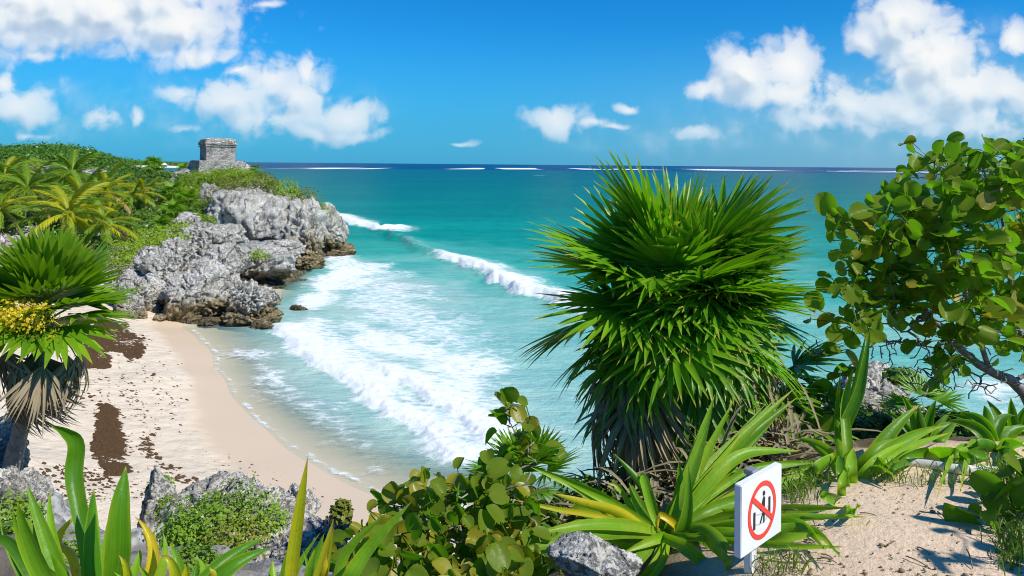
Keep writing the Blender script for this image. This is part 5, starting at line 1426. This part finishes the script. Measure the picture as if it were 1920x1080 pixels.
# grass and debris along the path
M_GRASS = leaf_mat('grass_blade', (0.06, 0.13, 0.012), (0.14, 0.21, 0.02), (.25, .2, .06), trans=.3, tip_at=.85)
mb = MB(); rng = np.random.RandomState(9)
for (cx_, cy_, rx_, ry_, k) in [(1490, 920, 50, 25, 240), (1890, 960, 30, 60, 300), (1870, 900, 40, 20, 160), (1520, 905, 40, 14, 160), (1460, 1070, 60, 14, 60), (1760, 905, 60, 10, 60), (1905, 1040, 30, 30, 160), (1660, 900, 30, 10, 60)]:
    for _ in range(k):
        b = npt(cx_ + rng.normal() * rx_ * .6, cy_ + rng.normal() * ry_ * .6); h = rng.uniform(.03, .11)
        d_ = rng.normal(size=2) * .04
        add_strap(mb, [b - [0, 0, .01], b + [d_[0] * .4, d_[1] * .4, h * .7], b + [d_[0], d_[1], h]], .005, (1, rng.normal(), 0), n=5, nw=3, tint=rng.random_sample())
tag(mb.build('grass', M_GRASS), kind='stuff')
mb = MB(); M_DEB = leaf_mat('path_debris', (0.10, 0.06, 0.035), (0.36, 0.30, 0.24), (.2, .15, .1), trans=.05, tip_at=2, rough=.9)
V0, F0 = ico(1)
for k in range(520):
    a_, b_ = (rng.uniform(1440, 1920), rng.uniform(880, 1085)) if rng.random_sample() < .75 else (rng.normal(1895, 30), rng.normal(1000, 50))
    c = npt(a_, min(b_, 1085)); r = rng.uniform(.002, .008) * (2.0 if rng.random_sample() < .06 else 1)
    tn = rng.uniform(.7, 1) if rng.random_sample() < .88 else .1
    mb.add(V0 * np.array([r, r * .8, r * .6]) * (1 + .3 * rng.normal(size=(len(V0), 1)) * .4) + c + [0, 0, r * .2], F0, tint=tn)
for k in range(46):
    c = npt(rng.uniform(1440, 1560) if k % 2 else rng.uniform(1440, 1900), rng.uniform(960, 1080)); d_ = nrm(rng.normal(size=3) * [1, 1, .1]); L_ = rng.uniform(.03, .16)
    add_tube(mb, bez([c + [0, 0, .006], c + d_ * L_ * .5 + [0, 0, .014], c + d_ * L_], 5), .0028, 4, tint=.4)
tag(mb.build('path_litter', M_DEB), kind='stuff')
# white edging along the back of the path
ed = [npt(1688, 872), npt(1740, 876), npt(1790, 884), npt(1850, 888), npt(1925, 892), npt(2050, 900)]
mb = MB(); P = bez(ed, 30); P[:, 2] += .015
add_tube(mb, P, .026, 12)
tag(mb.build('path_edging', plain_mat('worn_white_paint', (0.70, 0.68, 0.64), .7, .35, 9, .3)), 'worn white tube edging along the back of the sandy path', 'edging')

# ------------------------------------------------------------------ warning sign
M_SIGN = plain_mat('white_enamel', (0.76, 0.78, 0.80), .38, .04, 5, .03)
M_RED = plain_mat('red_paint', (0.80, 0.055, 0.04), .45, .05, 20, .02)
M_BLACK = plain_mat('black_paint', (0.02, 0.02, 0.022), .45, .1, 20, .02)
p00 = at(1389, 1049, 2.83); p10 = at(1465, 984, 3.05)
wv = (p10 - p00); wv.z = 0
SW = wv.length; SH = .292
ang = math.atan2(wv.y, wv.x)
sign = thing('sign', 'white square prohibition sign on a post, with a red struck out ring', 'sign', (p00.x + wv.x / 2, p00.y + wv.y / 2, 11.3), ang)
zc = (at(1389, 1049, 2.83).z + at(1389, 912, 2.83).z) / 2 - 11.3
SH = at(1389, 912, 2.83).z - at(1389, 1049, 2.83).z
# local x runs along the board, local -y is its face
def bev_box(name, c, size, mat, parent, b=.003):
    bm = bmesh.new(); bmesh.ops.create_cube(bm, size=1)
    for v_ in bm.verts: v_.co = Vector((v_.co.x * size[0] + c[0], v_.co.y * size[1] + c[1], v_.co.z * size[2] + c[2]))
    bmesh.ops.bevel(bm, geom=bm.edges[:], offset=b, segments=2, affect='EDGES')
    me = bpy.data.meshes.new(name); bm.to_mesh(me); bm.free(); me.materials.append(mat)
    return link(name, me, parent)
panel = bev_box('panel', (0, .016, zc), (SW, .032, SH), M_SIGN, sign)
bev_box('post', (0.0, .052, (zc + SH / 2 - .02) / 2 - .25), (.045, .035, zc + SH / 2 - .02 + .5), M_SIGN, sign)
bev_box('bracket', (0.0, .052, zc + SH / 2 - .002), (.052, .042, .022), plain_mat('dull_steel', (.45, .46, .47), .4, .2, 20, .1, .6), sign)
def flat(name, polys, mat, parent, th=.0016, y0=-.0005):
    bm = bmesh.new()
    for pl in polys:
        f = bm.faces.new([bm.verts.new((q[0], y0, q[1])) for q in pl])
        r_ = bmesh.ops.extrude_face_region(bm, geom=[f])
        for v_ in [e for e in r_['geom'] if isinstance(e, bmesh.types.BMVert)]: v_.co.y -= th
    bmesh.ops.recalc_face_normals(bm, faces=bm.faces)
    me = bpy.data.meshes.new(name); bm.to_mesh(me); bm.free(); me.materials.append(mat)
    return link(name, me, parent)
rx, rz_ = SW * .345, SH * .405; w_ = .020
k = 48; polys = []
for i in range(k):
    a0, a1 = 2 * PI * i / k, 2 * PI * (i + 1) / k
    polys.append([(rx * math.cos(a0), zc + rz_ * math.sin(a0)), (rx * math.cos(a1), zc + rz_ * math.sin(a1)), ((rx - w_) * math.cos(a1), zc + (rz_ - w_) * math.sin(a1)), ((rx - w_) * math.cos(a0), zc + (rz_ - w_) * math.sin(a0))])
flat('prohibition_ring', polys, M_RED, panel)
q0 = np.array((-rx * .72, zc + rz_ * .60)); q1 = np.array((rx * .78, zc - rz_ * .52)); dn = nrm(np.array([-(q1 - q0)[1], (q1 - q0)[0]])) * .010
flat('prohibition_bar', [[tuple(q0 + dn), tuple(q1 + dn), tuple(q1 - dn), tuple(q0 - dn)]], M_RED, panel, th=.0034)
sx_, sz_ = SW, SH
def pg(pl): return [(a * sx_, zc + b * sz_) for a, b in pl]
fig = [pg([(-.215, -.21), (-.175, -.21), (-.175, .03), (-.215, .03)]), pg([(.155, -.13), (.195, -.13), (.195, .13), (.155, .13)])]
fig += [pg([(.01, -.02), (.055, -.02), (.062, .16), (.035, .185), (.012, .16)]), pg([(.012, -.02), (.034, -.02), (-.035, -.17), (-.06, -.17)]), pg([(.03, -.02), (.055, -.02), (.05, -.19), (.026, -.19)]),
        pg([(.005, .14), (.02, .15), (-.03, .0), (-.052, .01)]), pg([(.036 + .026 * math.cos(a), .228 + .034 * math.sin(a)) for a in np.linspace(0, 2 * PI, 14, endpoint=False)])]
flat('pictogram', fig, M_BLACK, panel, th=.0024)
M_GREYL = plain_mat('grey_paint', (.35, .36, .37), .5, .1, 20, .02)
ropes = []
for zo in (.0, -.14):
    for i in range(8):
        a0, a1 = -.17 + .33 * i / 8, -.17 + .33 * (i + 1) / 8
        f = lambda a: zo - .01 + .26 * (a + .17) * .3 - .05 * (1 - ((a + .005) / .165) ** 2)
        ropes.append(pg([(a0, f(a0)), (a1, f(a1)), (a1, f(a1) + .008), (a0, f(a0) + .008)]))
flat('rope_line', ropes, M_GREYL, panel, th=.001)

# ------------------------------------------------------------------ seaweed on the beach
def beach_pt(px, py):
    z = 1.2
    for _ in range(8):
        q = atz(px, py, z); z = float(ground_h(np.array([q.x]), np.array([q.y]))[0])
    return np.array([q.x, q.y, z])
M_WEED = leaf_mat('dry_seaweed', (0.22, 0.058, 0.042), (0.34, 0.105, 0.075), (.1, .05, .03), trans=.02, tip_at=2, rough=.9, spec=.1)
M_WEEDO = leaf_mat('golden_seaweed', (0.24, 0.095, 0.03), (0.36, 0.17, 0.04), (.1, .05, .03), trans=.05, tip_at=2, rough=.9, spec=.1)
def weed(name, polys, n, size, mat, seed, thin=None):
    rng = np.random.RandomState(seed); mb = MB()
    for poly, k in zip(polys, n):
        x0, y0 = np.min(poly, 0); x1, y1 = np.max(poly, 0); c_ = 0; tries = 0
        while c_ < k and tries < 60:
            tries += 1
            Q = np.stack([rng.uniform(x0, x1, k), rng.uniform(y0, y1, k)], 1)
            dd, _ = segdist(Q, list(poly) + [poly[0]])
            sd = np.where(inpoly(Q, poly), dd, -dd) + 24 * fbm(p3(Q[:, 0] * .045, Q[:, 1] * .07), 5, .65)
            keep = sd > 0
            if thin is not None: keep &= (perlin(p3(Q[:, 0] * .11, Q[:, 1] * .2, seed)) + .8 * perlin(p3(Q[:, 0] * .3, Q[:, 1] * .5, 3.))) > thin
            for q in Q[keep]:
                if c_ >= k: break
                c = beach_pt(*q); c_ += 1
                r = size * rng.uniform(.5, 1.5); m_ = 5
                a = np.linspace(0, 2 * PI, m_, endpoint=False) + rng.uniform(0, 6)
                rr_ = r * rng.uniform(.5, 1.3, m_)
                V = np.concatenate([np.stack([np.cos(a) * rr_ * 1.5, np.sin(a) * rr_, np.full(m_, -.03)], 1), [[0, 0, r * rng.uniform(.25, .6)]]]) + c
                mb.add(V, np.array([[i, (i + 1) % m_, m_] for i in range(m_)]), tint=rng.random_sample())
    return tag(mb.build(name, mat, smooth=False), kind='stuff')
weed('seaweed', [[(195, 598), (235, 612), (265, 640), (235, 660), (180, 660), (150, 650), (165, 625)], [(150, 655), (200, 665), (205, 690), (150, 690)], [(188, 758), (214, 768), (226, 830), (240, 890), (215, 890), (172, 858), (184, 800)],
                 [(228, 660), (262, 640), (270, 660), (240, 680)]], [2600, 700, 3000, 300], .13, M_WEED, 1)
weed('seaweed', [[(140, 690), (225, 660), (262, 800), (310, 930), (240, 940), (150, 760)], [(180, 700), (235, 780), (250, 880), (175, 800)], [(100, 640), (200, 690), (190, 760), (110, 730)]], [800, 500, 200], .055, M_WEED, 2, thin=.55)
weed('golden_seaweed', [[(262, 790), (300, 860), (370, 905), (385, 925), (310, 900), (260, 840)], [(265, 625), (285, 640), (278, 652), (262, 645)], [(230, 700), (300, 800), (290, 830), (220, 740)], [(260, 640), (330, 760), (320, 800), (250, 680)]], [420, 90, 160, 110], .075, M_WEEDO, 3, thin=.3)
weed('beach_debris', [[(60, 880), (200, 860), (230, 960), (100, 960)], [(300, 640), (360, 700), (350, 830), (290, 760)], [(380, 840), (520, 880), (640, 940), (560, 960), (430, 920)]], [420, 60, 70], .06, M_WEED, 4)

# ------------------------------------------------------------------ people far back on the sandy path
def person(px, py, Y, face, shirt_col, label, seed, hip=.0):
    c = at(px, py, Y); zg = float(both(np.array([c.x]), np.array([c.y]))[0])
    t = tag(bpy.data.objects.new('person', None), label, 'person'); S.collection.objects.link(t)
    t.location = (c.x, c.y, zg); t.rotation_euler = (0, 0, face)
    J = {'pelvis': (0, 0, .95, .125), 'waist': (0, 0, 1.1, .115), 'chest': (0, -.01, 1.32, .14), 'neck': (0, 0, 1.5, .055), 'jaw': (0, -.02, 1.57, .07), 'head': (0, -.01, 1.67, .095), 'crown': (0, 0, 1.745, .05)}
    for s_, sd in (('l', 1), ('r', -1)):
        st = .12 * sd
        J.update({s_ + 'hip': (.09 * sd, 0, .9, .09), s_ + 'knee': (.1 * sd, -st * .6 - .02, .5, .055), s_ + 'ankle': (.1 * sd, st * .8, .09, .038), s_ + 'toe': (.11 * sd, st * .8 - .17, .03, .03),
                  s_ + 'sh': (.18 * sd, 0, 1.42, .055), s_ + 'el': (.24 * sd, st * .4 + .02, 1.14, .04), s_ + 'wr': (.24 * sd, st * .2 - .14, .94, .028), s_ + 'hand': (.235 * sd, st * .2 - .2, .87, .03)})
    E = [('pelvis', 'waist'), ('waist', 'chest'), ('chest', 'neck'), ('neck', 'jaw'), ('jaw', 'head'), ('head', 'crown')]
    for s_ in 'lr': E += [('pelvis', s_ + 'hip'), (s_ + 'hip', s_ + 'knee'), (s_ + 'knee', s_ + 'ankle'), (s_ + 'ankle', s_ + 'toe'), ('chest', s_ + 'sh'), (s_ + 'sh', s_ + 'el'), (s_ + 'el', s_ + 'wr'), (s_ + 'wr', s_ + 'hand')]
    def skin(name, keys, edges, mat, grow):
        ks = list(keys); me = bpy.data.meshes.new(name)
        me.from_pydata([J[q][:3] for q in ks], [(ks.index(a), ks.index(b)) for a, b in edges], [])
        o = link(name, me, t); md = o.modifiers.new('skin', 'SKIN')
        for q, vv_ in zip(ks, me.skin_vertices[0].data): vv_.radius = (J[q][3] + grow,) * 2
        me.skin_vertices[0].data[0].use_root = True
        o.modifiers.new('sub', 'SUBSURF').levels = 2
        o.modifiers['sub'].render_levels = 2
        dg = bpy.context.evaluated_depsgraph_get(); m2 = bpy.data.meshes.new_from_object(o.evaluated_get(dg))
        o.modifiers.clear(); o.data = m2; m2.materials.clear(); m2.materials.append(mat)
        m2.polygons.foreach_set('use_smooth', np.ones(len(m2.polygons), bool))
        return o
    skin('body', J, E, plain_mat('skin', (.50, .30, .21), .6, .05), 0)
    skin('shirt', ['pelvis', 'waist', 'chest', 'lsh', 'rsh', 'lel', 'rel'], [('pelvis', 'waist'), ('waist', 'chest'), ('chest', 'lsh'), ('chest', 'rsh'), ('lsh', 'lel'), ('rsh', 'rel')], plain_mat('shirt_cloth', shirt_col, .9, .1), .018)
    skin('shorts', ['pelvis', 'lhip', 'rhip', 'lknee', 'rknee'], [('pelvis', 'lhip'), ('pelvis', 'rhip'), ('lhip', 'lknee'), ('rhip', 'rknee')], plain_mat('shorts_cloth', (.12, .13, .17), .9, .1), .016)
    mb = MB(); V, Fc = ico(3); mb.add(V * np.array([.1, .115, .1]) * np.where(V[:, 1:2] < -.35, .9, 1.04) + np.array([0, .012, 1.69]), Fc); mb.build('hair', plain_mat('dark_hair', (.05, .03, .02), .6), t)
    return t
person(68, 437, 76, R(160), (.02, .38, .62), 'person in a bright blue shirt walking on the sandy path under the palms', 1)
person(6, 486, 66, R(70), (.72, .70, .78), 'person in a pale shirt standing at the left edge behind the fan palm', 2)
